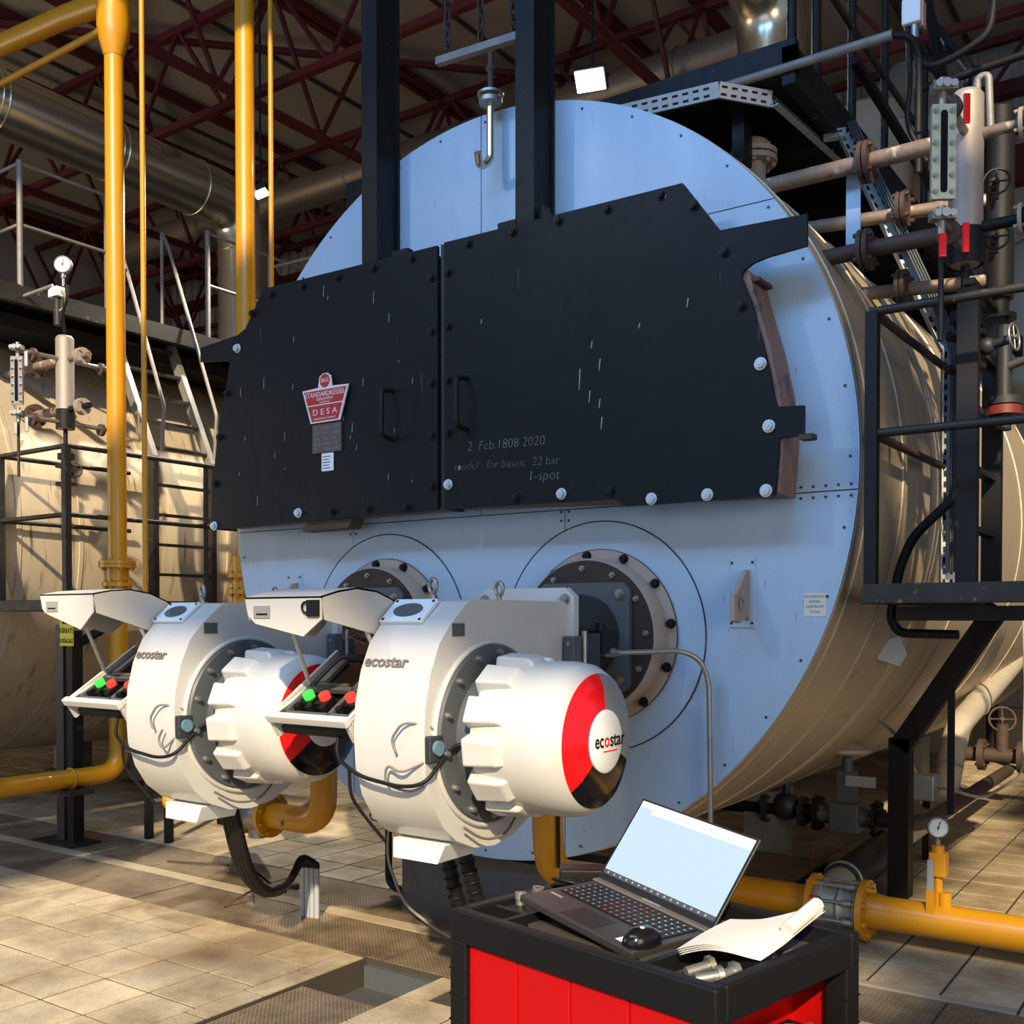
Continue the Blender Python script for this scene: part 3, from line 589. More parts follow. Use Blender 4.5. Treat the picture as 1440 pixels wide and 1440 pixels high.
    mk('coupling', G().cyl((bx+.23, 3.72, 1.40), (bx+.31, 3.72, 1.40), .014).cyl((bx+.25, 3.72, 1.40), (bx+.28, 3.72, 1.40), .021, n=6), STEEL, sr)
    # lifting eyes
    for y, x in ((2.93, bx-.02), (3.34, bx-.02)):
        mk('lifting_eye', G().ring((x, y, 1.655), (.4, 1, 0), .026, .008, 20, 8).cyl((x, y, 1.60), (x, y, 1.632), .010).cyl((x, y, 1.602), (x, y, 1.61), .022), STEEL, T)
    # foot box under the casing
    mk('foot_box', G().prism([(-.10, .695), (.10, .695), (.135, .765), (-.10, .765)], (bx+.02, 2.78, 0), (1, 0, 0), (0, 0, 1), (0, .20, 0)), GAUGEW, T, bevel=.004)
    # air pressure switch with hoses on the casing edge
    sw = mk('pressure_switch', G().box(bx+.175, bx+.225, 2.615, 2.685, 1.065, 1.155), GREYD, T, bevel=.006)
    mk('switch_dial', G().cyl((bx+.225, 2.65, 1.115), (bx+.237, 2.65, 1.115), .025, n=20), mat('blue_dial', (.10, .19, .26), .3), sw)
    mk('switch_hose', G().tube([(bx+.215, 2.67, 1.155), (bx+.20, 2.64, 1.19), (bx+.13, 2.588, 1.20), (bx+.08, 2.588, 1.14), (bx+.10, 2.588, 1.10)], .0045, 6, .03), HOSEG, sw)
    mk('switch_hose', G().tube([(bx+.20, 2.62, 1.07), (bx+.12, 2.586, 1.03), (bx+.06, 2.588, 1.06), (bx+.05, 2.588, .99), (bx+.14, 2.615, .965), (bx+.20, 2.64, 1.0)] if key == 0 else [(bx+.20, 2.62, 1.07), (bx+.16, 2.588, 1.02), (bx+.13, 2.588, 1.06), (bx+.16, 2.588, 1.10)], .0045, 6, .04), HOSEG, sw)
    mk('bottom_hose', G().tube([(xr+.03, AY-.20, AZ-.30), (xr+.04, AY-.10, AZ-.36), (xr+.04, AY+.03, AZ-.365), (xr+.03, AY+.12, AZ-.30), (xr+.02, AY+.12, AZ-.24)], .005, 6, .06), HOSEG, T)
    cab = mk('motor_cable', G().tube([(bx+.29, AY-.20, AZ-.02), (bx+.235, AY-.235, AZ-.015), (bx+.225, 2.70, 1.09), (bx+.21, 2.605, 1.00), (bx+.12, 2.590, .985), (bx-.05, 2.588, 1.005), (bx-.125, 2.595, 1.03), (bx-.20, 2.62, 1.06), (bx-.24, 2.68, 1.20)], .007, 8, .05), RUBBER, T)
    mk('cable_branch', G().tube([(bx-.12, 2.60, 1.03), (bx-.125, 2.61, .93), (bx-.10, 2.66, .85), (bx-.06, 2.72, .76)], .006, 8, .04), RUBBER, cab)
    # ---------------- control panel on the far side, lid propped open
    C0, C1 = bx-.49, bx-.115              # panel x range
    nrm = V((0, -.55, .83)); up = V((0, .83, .55)).normalized(); org = V((C0, 2.60, 1.195))
    def pp(x, s, d=0): return org + V((x, 0, 0)) + up*s + V((0, -up.z, up.y))*d
    def pbox(g, x0, x1, s0, s1, d0, d1):
        vs = [pp(x, s, d) for d in (d0, d1) for x, s in ((x0, s0), (x1, s0), (x1, s1), (x0, s1))]
        return g.raw(vs, [(0, 3, 2, 1), (4, 5, 6, 7), (0, 1, 5, 4), (1, 2, 6, 5), (2, 3, 7, 6), (3, 0, 4, 7)])
    Wp = C1-C0
    box = mk('panel_tray', pbox(G(), .0, Wp, .0, .44, -.09, -.06), BLACK, T)
    mk('panel_bar', pbox(G(), -.02, Wp, -.03, .0, -.02, .012), WHITE, T, bevel=.004)
    mk('panel_side', pbox(G(), -.02, -.004, -.02, .40, -.09, .0), WHITE, T); mk('panel_side', pbox(G(), Wp-.02, Wp-.004, -.02, .40, -.09, .0), WHITE, T)
    pf = mk('panel_frame', pbox(pbox(pbox(pbox(pbox(pbox(G(), .01, Wp-.03, .02, .038, -.03, -.012), .01, Wp-.03, .17, .19, -.03, -.012), .01, Wp-.03, .37, .39, -.03, -.012), .01, .028, .02, .39, -.03, -.012), .23, .248, .02, .39, -.03, -.012), Wp-.045, Wp-.03, .02, .39, -.03, -.012), GREYP, T)
    mk('display', pbox(G(), .04, .22, .195, .365, -.045, -.022), LENS, pf); mk('display_case', pbox(G(), .045, .075, .21, .35, -.022, -.008), GALV, pf)
    mk('module', pbox(G(), .252, Wp-.05, .2, .36, -.05, -.015), LENS, pf)
    mk('terminal_row', pbox(pbox(G(), .05, .20, .192, .205, -.02, -.008), .26, .32, .19, .2, -.02, -.01), STEEL, pf)
    grn = mat('green_lamp', (.02, .40, .03), .3, emit=(.05, 1, .08), estr=1.2); rdl = mat('red_lamp', (.5, .02, .02), .3, emit=(1, .06, .04), estr=.9)
    for x, m_ in ((.085, grn), (.165, rdl), (.295, rdl)):
        q = mk('push_button', pbox(G(), x-.03, x+.03, .075, .125, -.05, -.005), RUBBER, pf)
        a, b = pp(x, .110, -.006), pp(x, .110, .016); mk('lamp_cap', G().cyl(a, b, .021, n=18), m_, q)
    for x in (.06, .12, .19, .27): mk('selector_knob', G().cyl(pp(x, .06, -.03), pp(x, .06, -.002), .014, n=12), RUBBER, pf)
    mk('panel_rod', G().cyl((C0+.0, 2.78, 1.28), (C0+.03, 2.66, 1.50), .008, n=8).cyl((C0+.0, 2.78, 1.28), (C0-.005, 2.60, 1.19), .007, n=8), WHITE, T)
    mk('panel_rod', G().cyl((C1-.015, 2.80, 1.33), (C1-.02, 2.70, 1.50), .008, n=8).cyl((C1-.01, 2.70, 1.24), (C1-.01, 2.60, 1.18), .008, n=8), WHITE, T)
    # junction space behind with a tangle of wires
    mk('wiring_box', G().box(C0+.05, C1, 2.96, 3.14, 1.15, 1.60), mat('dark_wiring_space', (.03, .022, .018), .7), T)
    rnd = random.Random(3+key); wg = G()
    for k in range(26):
        p = [V((rnd.uniform(C0+.06, C1-.02), rnd.uniform(2.88, 2.95), rnd.uniform(1.42, 1.56))) for _ in range(4)]
        wg.tube(p, .0032, 5, .05, 4)
    mk('wire_tangle', wg, mat('wire_tan', (.28, .20, .13), .6), T, kind='stuff')
    mk('wire_block', G().box(C0+.10, C1-.06, 2.92, 2.96, 1.40, 1.46), BRASSR, T)
    # lid: curved hood with two cheeks, swung up
    lz = .028*key
    top = [(2.47, 1.612), (2.55, 1.632), (2.64, 1.645), (2.74, 1.636), (2.82, 1.61), (2.875, 1.575)]
    top = [(a, b+lz*(2.9-a)/.43) for a, b in top]
    cheek = top + [(2.86, 1.515), (2.80, 1.468), (2.65, 1.50+lz*.5), (2.49, 1.533+lz)]
    L = mk('lid_cheek', G().prism(cheek, (C1-.005, 0, 0), (0, 1, 0), (0, 0, 1), (-.006, 0, 0)), CREAM, T)
    mk('lid_cheek', G().prism(cheek, (C0-.005, 0, 0), (0, 1, 0), (0, 0, 1), (.006, 0, 0)), CREAM, T)
    g = G(); n = len(top)
    vs = [(x, p[0], p[1]+e) for e in (0, -.006) for x in (C0-.005, C1-.005) for p in top]
    fs = [(i, i+1, n+i+1, n+i) for i in range(n-1)] + [(2*n+i, 3*n+i, 3*n+i+1, 2*n+i+1) for i in range(n-1)]
    fs += [(0, n, 3*n, 2*n), (n-1, 3*n-1, 4*n-1, 2*n-1)] + [(i, 2*n+i, 2*n+i+1, i+1) for i in range(n-1)] + [(n+i, n+i+1, 3*n+i+1, 3*n+i) for i in range(n-1)]
    mk('lid_skin', g.raw(vs, fs), CREAM, T)
    fw = mk('lid_front', G().prism([(C0-.005, 1.612+lz), (C1-.005, 1.612+lz), (C1-.005, 1.535+lz), (C1-.09, 1.478+lz*.6), (C0+.05, 1.520+lz*1.3), (C0+.012, 1.55+lz)], (0, 2.47, 0), (1, 0, 0), (0, 0, 1), (0, .006, 0)), CREAM, T)
    mk('lid_badge', G().box(C0+.045, C0+.125, 2.466, 2.470, 1.54+lz, 1.582+lz), mat('lid_badge_grey', (.25, .25, .23), .4), fw)
    mk('badge_slot', G().box(C0+.06, C0+.115, 2.4645, 2.466, 1.550+lz, 1.556+lz), RUBBER, fw)
    if key == 0: mk('lid_latch', G().ring((C1-.07, 2.463, 1.575), (0, 1, 0), .018, .004, 16, 6).box(C1-.065, C1-.01, 2.46, 2.468, 1.545, 1.600), RUBBER, fw)
    return T
burner(-2.373, 'right white gas burner with full red and black motor badge in view', 0)
burner(-3.65, 'left white gas burner with its motor cover partly behind the other control panel', 1)
mk('impulse_line', G().tube([(-2.07, 3.72, 1.40), (-1.90, 3.95, 1.405), (-1.84, 4.0, 1.37), (-1.815, 4.03, 1.28), (-1.80, 4.03, .42), (-1.80, 4.03, .0)], .011, 10, .05), STEEL, None, 'thin steel impulse line bending down beside the right burner opening', 'pipe')

# ================================================================== gas pipework
def pipe(name, label, pts, r, m, bend=.12, n=20, cat='pipe', group=None, flanges=(), collars=()):
    o = thing(name, tuple(pts[0][:2]) + (min(p[2] for p in pts)-r,), label, cat, group)
    mk('pipe_run', G().tube(pts, r, n, bend, 8), m, o)
    for c, ax, rr, t in flanges: mk('flange', G().flange(c, ax, rr, t), m, o)
    for c, ax, rr, t in collars: mk('weld_collar', G().cyl(V(c)-V(ax)*t/2, V(c)+V(ax)*t/2, rr, n=n), m, o)
    return o
pipe('gas_riser', 'thick yellow gas riser farthest left, with a bolted flange low down', [(-6.42, 2.6, .47), (-6.42, 4.40, .47), (-6.42, 4.40, 7.6)], .0635, YELLOW, .16,
     flanges=[((-6.42, 4.40, 1.93), (0, 0, 1), .125, .022), ((-6.42, 4.40, 1.905), (0, 0, 1), .125, .022), ((-6.42, 4.40, 1.78), (0, 0, 1), .105, .03)],
     collars=[((-6.42, 4.40, 1.85), (0, 0, 1), .075, .10)])
r2 = pipe('gas_riser', 'thick yellow gas riser passing behind the left door arm', [(-5.5, 4.76, 7.6), (-5.5, 4.76, .52), (-4.97, 4.4, .52)], .0635, YELLOW, .14, flanges=[((-5.5, 4.74, 1.83), (0, 0, 1), .115, .03), ((-5.5, 4.74, 1.72), (0, 0, 1), .115, .03)])
mk('valve_block', G().cyl((-5.5, 4.74, 1.64), (-5.5, 4.74, 1.96), .085, n=20).box(-5.42, -5.36, 4.68, 4.80, 1.70, 1.86), YELLOW, r2)
hd = thing('gas_header', (-6.5, 3.2, 5.5), 'big yellow gas header pipe sloping out at the top left corner', 'pipe')
mk('pipe_run', G().tube([(-6.42, 4.40, 5.80), (-6.9, 4.36, 5.83), (-9.4, 4.34, 6.0)], .075, 20), YELLOW, hd); mk('cap', G().lathe([(.066, -.14), (.10, -.02), (.112, .06), (.112, .6)], (-6.42, 4.40, 5.55), (0, 0, 1), n=24), YELLOW, hd)
pipe('thin_gas_pipe', 'thin yellow pipe slanting below the big yellow header at top left', [(-6.40, 4.36, 5.60), (-9.2, 4.36, 5.62)], .024, YELLOW2, 0, 12)
pipe('thin_gas_pipe', 'thin yellow vertical pipe just right of the leftmost riser', [(-5.90, 4.25, 7.8), (-5.90, 4.25, 1.1)], .017, YELLOW2, 0, 10)
pipe('thin_gas_pipe', 'thin yellow vertical pipe just right of the second riser', [(-5.36, 4.86, 7.8), (-5.36, 4.86, 3.2)], .017, YELLOW, 0, 10)
tr = thing('gas_train', (-4.3, 3.7, .44), 'yellow gas train with elbow and valve under the left burner', 'gas train')
mk('supply_elbow', G().tube([(-4.97, 4.4, .52), (-4.97, 3.70, .52), (-4.36, 3.70, .52)], .0635, 20, .13, 8), YELLOW, tr)
fv = mk('flange', G().flange((-4.29, 3.70, .525), (1, 0, 0), .115, .02), YELLOW2, tr); mk('flange', G().flange((-4.10, 3.70, .525), (1, 0, 0), .115, .022), YELLOW2, tr)
mk('valve_body', G().cyl((-4.29, 3.70, .525), (-4.10, 3.70, .525), .09, n=24).cyl((-4.2, 3.70, .40), (-4.2, 3.70, .66), .05), STEEL, tr)
mk('actuator', G().box(-4.36, -4.26, 3.56, 3.66, .47, .62), RUBBER, tr, bevel=.006); mk('actuator_knob', G().cyl((-4.31, 3.56, .545), (-4.31, 3.55, .545), .022), mat('yellow_knob', (.7, .45, .03), .4), tr)
mk('burner_elbow', G().tube([(-4.10, 3.70, .525), (-3.72, 3.70, .525), (-3.72, 3.70, 1.24)], .0665, 20, .15, 8), YELLOW, tr)
mk('test_point', G().cyl((-3.95, 3.64, .51), (-3.95, 3.62, .51), .012, n=8), STEEL, tr)
tr2 = thing('gas_train', (-2.45, 3.7, .44), 'yellow gas elbow showing below the right burner motor', 'gas train')
mk('burner_elbow', G().tube([(-2.05, 3.98, .40), (-2.40, 3.74, .45), (-2.40, 3.70, .60), (-2.40, 3.70, 1.23)], .0665, 20, .16, 8), YELLOW, tr2)
mk('seam', G().cyl((-2.325, 3.67, .50), (-2.325, 3.66, .9), .008, n=6), RUBBER, tr2)
# right-hand supply line on the floor
sl = thing('gas_supply_line', (-.9, 5.03, .06), 'yellow gas supply line with big flanges running right across the floor', 'pipe')
sy, sz = 5.03, .150
mk('pipe_run', G().cyl((-1.42, sy, sz), (1.0, sy, sz), .079, n=32).lathe([(.086, 0), (.082, .05), (.079, .08)], (-1.44, sy, sz), (1, 0, 0), n=32), YELLOW, sl)
mk('pipe_run', G().cyl((-2.7, sy, sz), (-1.70, sy, sz), .079, n=32), YELLOW, sl)
mk('flange', G().flange((-1.455, sy, sz), (1, 0, 0), .143, .03, 8, .016, 40), YELLOW, sl); mk('flange', G().flange((-1.70, sy, sz), (1, 0, 0), .143, .024, 8, .014, 40), YELLOW, sl)
mk('gasket', G().cyl((-1.476, sy, sz), (-1.470, sy, sz), .138, n=40), RUBBER, sl)
vb = mk('valve_body', G().lathe([(.11, 0), (.115, .03), (.095, .05), (.09, .10), (.105, .12), (.09, .14), (.095, .18), (.118, .20), (.118, .205)], (-1.685, sy, sz), (1, 0, 0), n=36), GALV, sl)
gb = G()
for k in range(8):
    a = 2*PI*(k+.5)/8; gb.cyl((-1.66, sy+.117*math.cos(a), sz+.117*math.sin(a)), (-1.48, sy+.117*math.cos(a), sz+.117*math.sin(a)), .009, n=8)
    gb.cyl((-1.53, sy+.117*math.cos(a), sz+.117*math.sin(a)), (-1.49, sy+.117*math.cos(a), sz+.117*math.sin(a)), .018, n=6); gb.cyl((-1.67, sy+.117*math.cos(a), sz+.117*math.sin(a)), (-1.64, sy+.117*math.cos(a), sz+.117*math.sin(a)), .018, n=6)
mk('stud_bolts', gb, STEEL, vb); mk('red_tag', G().box(-1.682, -1.668, sy-.125, sy-.09, sz-.02, sz+.06), mat('red_tag', (.6, .03, .04), .5), vb)
def gauge(parent, c, n, r, tail):
    n = V(n).normalized(); c = V(c); u = V((0, 0, 1)).cross(n).normalized()
    ga = mk('gauge_case', G().lathe([(0, -.02), (r, -.02), (r, .012), (r*.9, .016)], c, n, n=32), STEEL, parent)
    mk('dial', G().lathe([(0, .012), (r*.9, .012)], c, n, n=32), GAUGEW, ga)
    tk = G()
    for k in range(11):
        a = math.radians(225-27*k); p = c+n*.0128+(u*math.cos(a)+V((0, 0, 1))*math.sin(a))*r*.72; q = c+n*.0128+(u*math.cos(a)+V((0, 0, 1))*math.sin(a))*r*.84; tk.bar(p, q, r*.05, .001, n)
    mk('tick_marks', tk, RUBBER, ga); mk('needle', G().bar(c+n*.014-(u*.05+V((0, 0, 1))*.25)*r, c+n*.014+(u*.18+V((0, 0, 1))*.62)*r, r*.07, .001, n).cyl(c+n*.012, c+n*.016, r*.1, n=10), RUBBER, ga)
    mk('gauge_stem', G().cyl(c-V((0, 0, r)), c-V((0, 0, r+tail)), r*.16, n=10).cyl(c-V((0, 0, r+.01)), c-V((0, 0, r+.03)), r*.3, n=6), STEEL, ga)
    return ga
gv = thing('gauge_valve', (-1.13, sy, .20), 'yellow ball valve with a round pressure gauge standing on the gas line', 'valve')
mk('stub', G().cyl((-1.13, sy, .20), (-1.13, sy, .31), .022).cyl((-1.10, sy, .20), (-1.10, sy, .29), .03), YELLOW, gv); mk('valve_body', G().box(-1.165, -1.09, sy-.035, sy+.035, .36, .47).cyl((-1.13, sy, .30), (-1.13, sy, .37), .024, n=6).cyl((-1.13, sy, .46), (-1.13, sy, .50), .030, n=6), YELLOW, gv, bevel=.006)
mk('lever', G().bar((-1.15, sy-.05, .44), (-1.15, sy-.055, .27), .012, .028, (1, 0, 0)), GALV, gv); mk('lever_grip', G().bar((-1.15, sy-.055, .30), (-1.15, sy-.056, .14), .016, .034, (1, 0, 0)), YELLOW, gv)
gauge(gv, (-1.13, sy-.01, .585), (.45, -1, .05), .047, .05)

# ================================================================== access platforms, ladders and level gauges
def rail_post(g, x, y, z0, z1, r=.018): g.cyl((x, y, z0), (x, y, z1), r, n=10)
def access(dx, ly0, ly1, lx, lt, lbs, rm, whole):
    x0, x1, y0, y1, zp = -1.17+dx, -.33+dx, 4.05, 6.3, 1.67
    T = thing('access_platform', ((x0+x1)/2, 5, .0), lbs[0], 'platform', 'boiler side platforms')
    mk('edge_channel', G().box(x0-.02, x1+.02, y0-.03, y0+.02, zp-.075, zp), DARKRAIL, T, bevel=.004); mk('edge_channel', G().box(x0-.02, x0+.02, y0+.02, y1, zp-.075, zp), DARKRAIL, T); mk('edge_channel', G().box(x1-.02, x1+.02, y0+.02, y1, zp-.075, zp), DARKRAIL, T)
    mk('deck_plate', G().box(x0+.02, x1-.02, y0+.02, y1, zp-.02, zp-.008), BLACK, T)
    for x, y in ((x0+.01, y0), (x1-.01, y0), (x1-.01, 5.2), (x1-.01, 6.2)):
        mk('rail_post', G().bar((x, y, zp), (x, y, 2.70), .045, .045) if (x, y) == (x0+.01, y0) or (x == x1-.01 and y == y0) else G().cyl((x, y, zp), (x, y, 2.70), .018, n=10), BLACK if dx == 0 else DARKRAIL, T)
    for z in (2.70, 2.24):
        mk('handrail', G().cyl((x0, y0, z), (x1, y0, z), .017, n=10), rm, T); mk('handrail', G().cyl((x1, y0, z), (x1, y1, z), .017, n=10), rm, T); mk('handrail', G().cyl((x0+.01, y0, z), (x0+.03, 5.1, z-.0), .017, n=10), RUSTD if dx == 0 else rm, T)
    for y in (4.6, 5.97):
        if dx == 0 and y > 5:
            mk('bracket_leg', G().bar((x0-.37, y, 0), (x0-.37, y, .88), .11, .11), BLACK, T); mk('bracket_strut', G().bar((x0-.37, y, .83), (x0+.12, y, 1.60), .11, .11, (0, 1, 0)), BLACK, T)
        elif dx: mk('bracket_leg', G().bar((x0-.05, y, 1.30), (x1-.1, y, 1.59), .05, .05), BLACK, T)
    if dx == 0:
        mk('post_brace', G().bar((-1.20, 5.6, .55), (-1.20, 5.6, 1.25), .03, .03), BLACK, T); mk('under_beam', G().box(-1.20, -.35, 4.55, 4.63, 1.53, 1.59), DARKRAIL, T)
        mk('guard_tube', G().tube([(-.963, 4.6, 2.62), (-.960, 4.6, 2.06), (-1.145, 4.6, 1.885), (-1.20, 4.6, 1.75), (-1.235, 4.6, 1.54), (-1.20, 4.6, 1.477), (-.96, 4.6, 1.472)], .020, 10, .06), BLACK, T)
    # ladder
    L = thing('boiler_ladder', (lx, (ly0+ly1)/2, zp), lbs[1], 'ladder', 'ladders on the boiler sides')
    zb = 2.80; tx = lx-.57*lt
    sm_ = BLACK if dx == 0 else DARKRAIL
    for y in (ly0, ly1):
        mk('stringer', G().bar((lx, y, zp), (lx, y, zb), .075, .05, (0, 1, 0)), sm_, L); (mk('stringer', G().bar((lx, y, zb), (tx, y, 3.97), .075, .05, (0, 1, 0)), GREYRAIL, L) if dx else None)
    for k in range(4 if dx else 5): mk('rung', G().bar((lx, ly0, zp+.22+k*.235), (lx, ly1, zp+.22+k*.235), .04, .022), DARKRAIL, L)
    for k in range(5 if dx else 0): t = (k+.4)/5.2; mk('rung', G().bar((lx+(tx-lx)*t, ly0, zb+1.17*t), (lx+(tx-lx)*t, ly1, zb+1.17*t), .05, .022), DARKRAIL, L)
    # water level column
    cx, cy = -.905+dx, 4.40
    C = thing('level_gauge', (cx, cy, 2.92), lbs[2], 'level column', 'boiler water level columns')
    mk('column_body', G().lathe([(0, 0), (.05, 0), (.064, .012), (.064, .655), (.05, .672), (0, .675)], (cx, cy, 2.92), (0, 0, 1), n=32), mat('worn_column_grey', (.44, .40, .36), .5, .4, 1, 5, (.27, .22, .18), stretch=(1, 1, .5)), C)
    mk('column_base', G().lathe([(.0655, .0), (.0655, .14)], (cx, cy, 2.92), (0, 0, 1), n=32), BLACK, C)
    mk('drain_pipe', G().cyl((cx, cy, 2.92), (cx, cy, 2.70), .016), BLACK, C)
    for z, m_ in ((3.42, RUSTP), (3.06, RUSTD if dx == 0 else RUSTP)):
        xs_ = BX+dx+math.sqrt(BR*BR-(z-BZ)**2)-.02
        q = mk('steam_branch' if z > 3.2 else 'water_branch', G().cyl((xs_, cy, z), (cx-.05, cy, z), .034, n=18), m_, C)
        fx = -1.29+dx; mk('branch_flange', G().flange((fx-.012, cy, z), (1, 0, 0), .085, .018, 4, .01), RUSTD, q); mk('branch_flange', G().flange((fx+.012, cy, z), (1, 0, 0), .085, .018, 4, .01), RUSTD, q)
        o2 = mk('outer_branch', G().cyl((cx+.05, cy, z+.0), (cx+.30, cy, z), .022, n=14), RUSTP if z > 3.2 else BLACK, C); mk('branch_flange', G().flange((cx+.20, cy, z), (1, 0, 0), .06, .014, 4, .008).flange((cx+.225, cy, z), (1, 0, 0), .06, .014, 4, .008), BEIGE, o2)
    # gauge glasses along the boiler axis
    for sy_, key in ((-.42 if dx == 0 else -.36, 0), (.40, 1)):
        if dx == 0 and key: continue
        gx, gy = cx+.005, cy+sy_; n_ = V((.52, -.85, 0)).normalized(); u_ = V((0, 0, 1)).cross(n_); up_ = V((0, 0, 1))
        z0 = 3.035; h_ = .335
        gl_ = mk('gauge_plate', G().prism([(-.042, 0), (.042, 0), (.042, h_), (-.042, h_)], (gx, gy, z0), u_, up_, n_*.022), GREENM if dx == 0 else STEEL, C, bevel=.003)
        mk('sight_slot', G().prism([(-.012, .03), (-.006, .022), (.006, .022), (.012, .03), (.012, h_-.03), (.006, h_-.022), (-.006, h_-.022), (-.012, h_-.03)], V((gx, gy, z0))+n_*.022, u_, up_, n_*.002), LENS, gl_)
        nut = mesh('plate_nut', G().cyl((0, 0, 0), n_*.010, .0105, n=6).cyl(n_*.01, n_*.014, .006, n=8), STEEL)
        for k in range(6):
            for a in (-.029, .029): inst('plate_nut', nut, gl_, V((gx, gy, z0+.025+k*.057))+n_*.022+u_*a)
        for zz, dn in ((z0+h_+.05, 0), (z0-.07, 1)):
            mk('cock', G().cyl(V((gx, gy, zz)), V((gx, cy-.05*(1 if sy_ < 0 else -1), zz)), .016).cyl((gx, gy, zz-.05), (gx, gy, zz+.05), .015).obox(V((gx, gy, zz+.012))+n_*.012, (.085, .05, .03), Matrix((u_, n_, up_)).transposed()), STEEL, C)
            mk('cock_nuts', G().cyl(V((gx, gy, zz+.012))+n_*.035-u_*.026, V((gx, gy, zz+.012))+n_*.05-u_*.026, .014, n=6).cyl(V((gx, gy, zz+.012))+n_*.035+u_*.026, V((gx, gy, zz+.012))+n_*.05+u_*.026, .014, n=6).cyl(V((gx, gy, zz+.012))+n_*.035, V((gx, gy, zz+.012))+n_*.055, .016, n=12), GALV, C)
            mk('flange_ring', G().cyl((gx, gy+.10*(1 if sy_ < 0 else -1), zz-.01), (gx, gy+.125*(1 if sy_ < 0 else -1), zz-.01), .045, n=20), RUSTD, C)
            hm = REDP if dx == 0 else GALV
            p = V((gx, gy, zz))+n_*.03+u_*.075
            mk('lever', G().bar(p+V((0, 0, -.02)), p+V((0, 0, -.125)), .024, .012, n_), hm, C, bevel=.004)
            if dn: p = V((gx, gy, zz))+n_*.03-u_*.005; mk('lever', G().bar(p+V((0, 0, -.055)), p+V((0, 0, -.14)), .026, .012, n_), hm, C, bevel=.004)
        mk('drain_pipe', G().cyl((gx, gy, z0-.1), (gx, gy, z0-.5), .010), BLACK if dx == 0 else DARKRAIL, C)
    return T
access(0, 4.30, 4.78, -.87, 1.0, ('black platform with railings and angled leg on the right side of the big boiler', 'black ladder standing on the right platform of the big boiler', 'level column with red levers and a tinted gauge plate beside the big boiler'), DARKRAIL, True)
access(-6.13, 5.12, 5.68, -7.0, 1.0, ('dark railed platform on the side of the stained left boiler', 'bent ladder climbing the stained left boiler', 'grey level column with two gauge glasses on the left boiler'), DARKRAIL, False)

def handwheel(parent, c, ax, r, m, spokes=4):
    d, u, w = frame(ax); c = V(c); g = G().ring(c, ax, r, r*.11, 20, 6)
    for k in range(spokes): a = 2*PI*k/spokes; g.cyl(c, c+(u*math.cos(a)+w*math.sin(a))*r, r*.08, n=6)
    g.cyl(c-d*.03, c+d*.015, r*.18, n=8); return mk('handwheel', g, m, parent)
# blow-down valves below the level columns
for dx, lb in ((0, 'black flanged drain valve cluster above the right platform rail'), (-6.13, 'small drain valve with handwheel on the left boiler railing')):
    D = thing('drain_valve', (-.90+dx, 4.40, 2.45), lb, 'valve')
    mk('valve_body', G().cyl((-.90+dx, 4.40, 2.72), (-.90+dx, 4.40, 2.48), .035).cyl((-.90+dx, 4.40, 2.64), (-.90+dx, 4.40, 2.66), .075, n=20).cyl((-.90+dx, 4.40, 2.51), (-.90+dx, 4.40, 2.53), .075, n=20).cyl((-.90+dx, 4.40, 2.70), (-.90+dx, 4.40, 2.74), .06), BLACK, D)
    mk('valve_stem', G().cyl((-.90+dx, 4.40, 2.58), (-.74+dx, 4.36, 2.60), .018).ball((-.82+dx, 4.38, 2.59), .035), GREYD, D)
    handwheel(D, (-.72+dx, 4.355, 2.605), (1, -.2, .1), .05, STEEL if dx == 0 else DARKRAIL)
    mk('outlet_pipe', G().tube([(-.90+dx, 4.40, 2.50), (-.90+dx, 4.40, 1.75), (-.9+dx, 4.6, 1.68)], .018, 8, .06), BLACK, D)
# rusty drain pipe with a red flange beside it (main boiler)
dv = thing('angle_valve', (-.78, 4.6, 2.35), 'dark red angle valve with handwheel behind the right railing', 'valve')
mk('body', G().cyl((-.80, 4.62, 2.30), (-.80, 4.62, 2.72), .03).cyl((-.80, 4.62, 2.40), (-.80, 4.62, 2.43), .07, n=20), GREYD, dv); mk('red_flange', G().cyl((-.80, 4.62, 2.36), (-.80, 4.62, 2.395), .068, n=20), BRASSR, dv)
mk('stem', G().cyl((-.80, 4.62, 2.55), (-.66, 4.55, 2.57), .016), STEEL, dv); handwheel(dv, (-.65, 4.545, 2.575), (1, -.5, .1), .05, STEEL)
# second column behind
c2 = thing('rear_level_gauge', (-.90, 5.05, 2.9), 'dark second level column right behind the gauge column', 'level column')
mk('column_body', G().cyl((-.90, 5.05, 2.95), (-.90, 5.05, 3.78), .062, n=28), BLACK, c2)
for z in (3.39, 3.035):
    q = mk('branch', G().cyl((BX+math.sqrt(BR*BR-(z-BZ)**2)-.02, 4.90, z), (-.95, 5.03, z), .030, n=16), RUSTP, c2); mk('branch_flange', G().flange((-1.285, 4.91, z), (1, 0, 0), .08, .018, 4, .01).flange((-1.262, 4.91, z), (1, 0, 0), .08, .018, 4, .01), RUSTD, q)
for k, z in enumerate((3.30, 3.08)): mk('cock', G().cyl((-.90, 4.86, z), (-.84, 4.62, z), .018).cyl((-.855, 4.68, z-.04), (-.855, 4.68, z+.04), .02), RUSTD, c2); handwheel(c2, (-.83, 4.60, z), (.3, -1, 0), .05, DARKRAIL)
mk('neck', G().cyl((-.90, 5.05, 2.6), (-.90, 5.05, 2.95), .045).cyl((-.90, 5.05, 2.86), (-.90, 5.05, 2.88), .075), BLACK, c2)
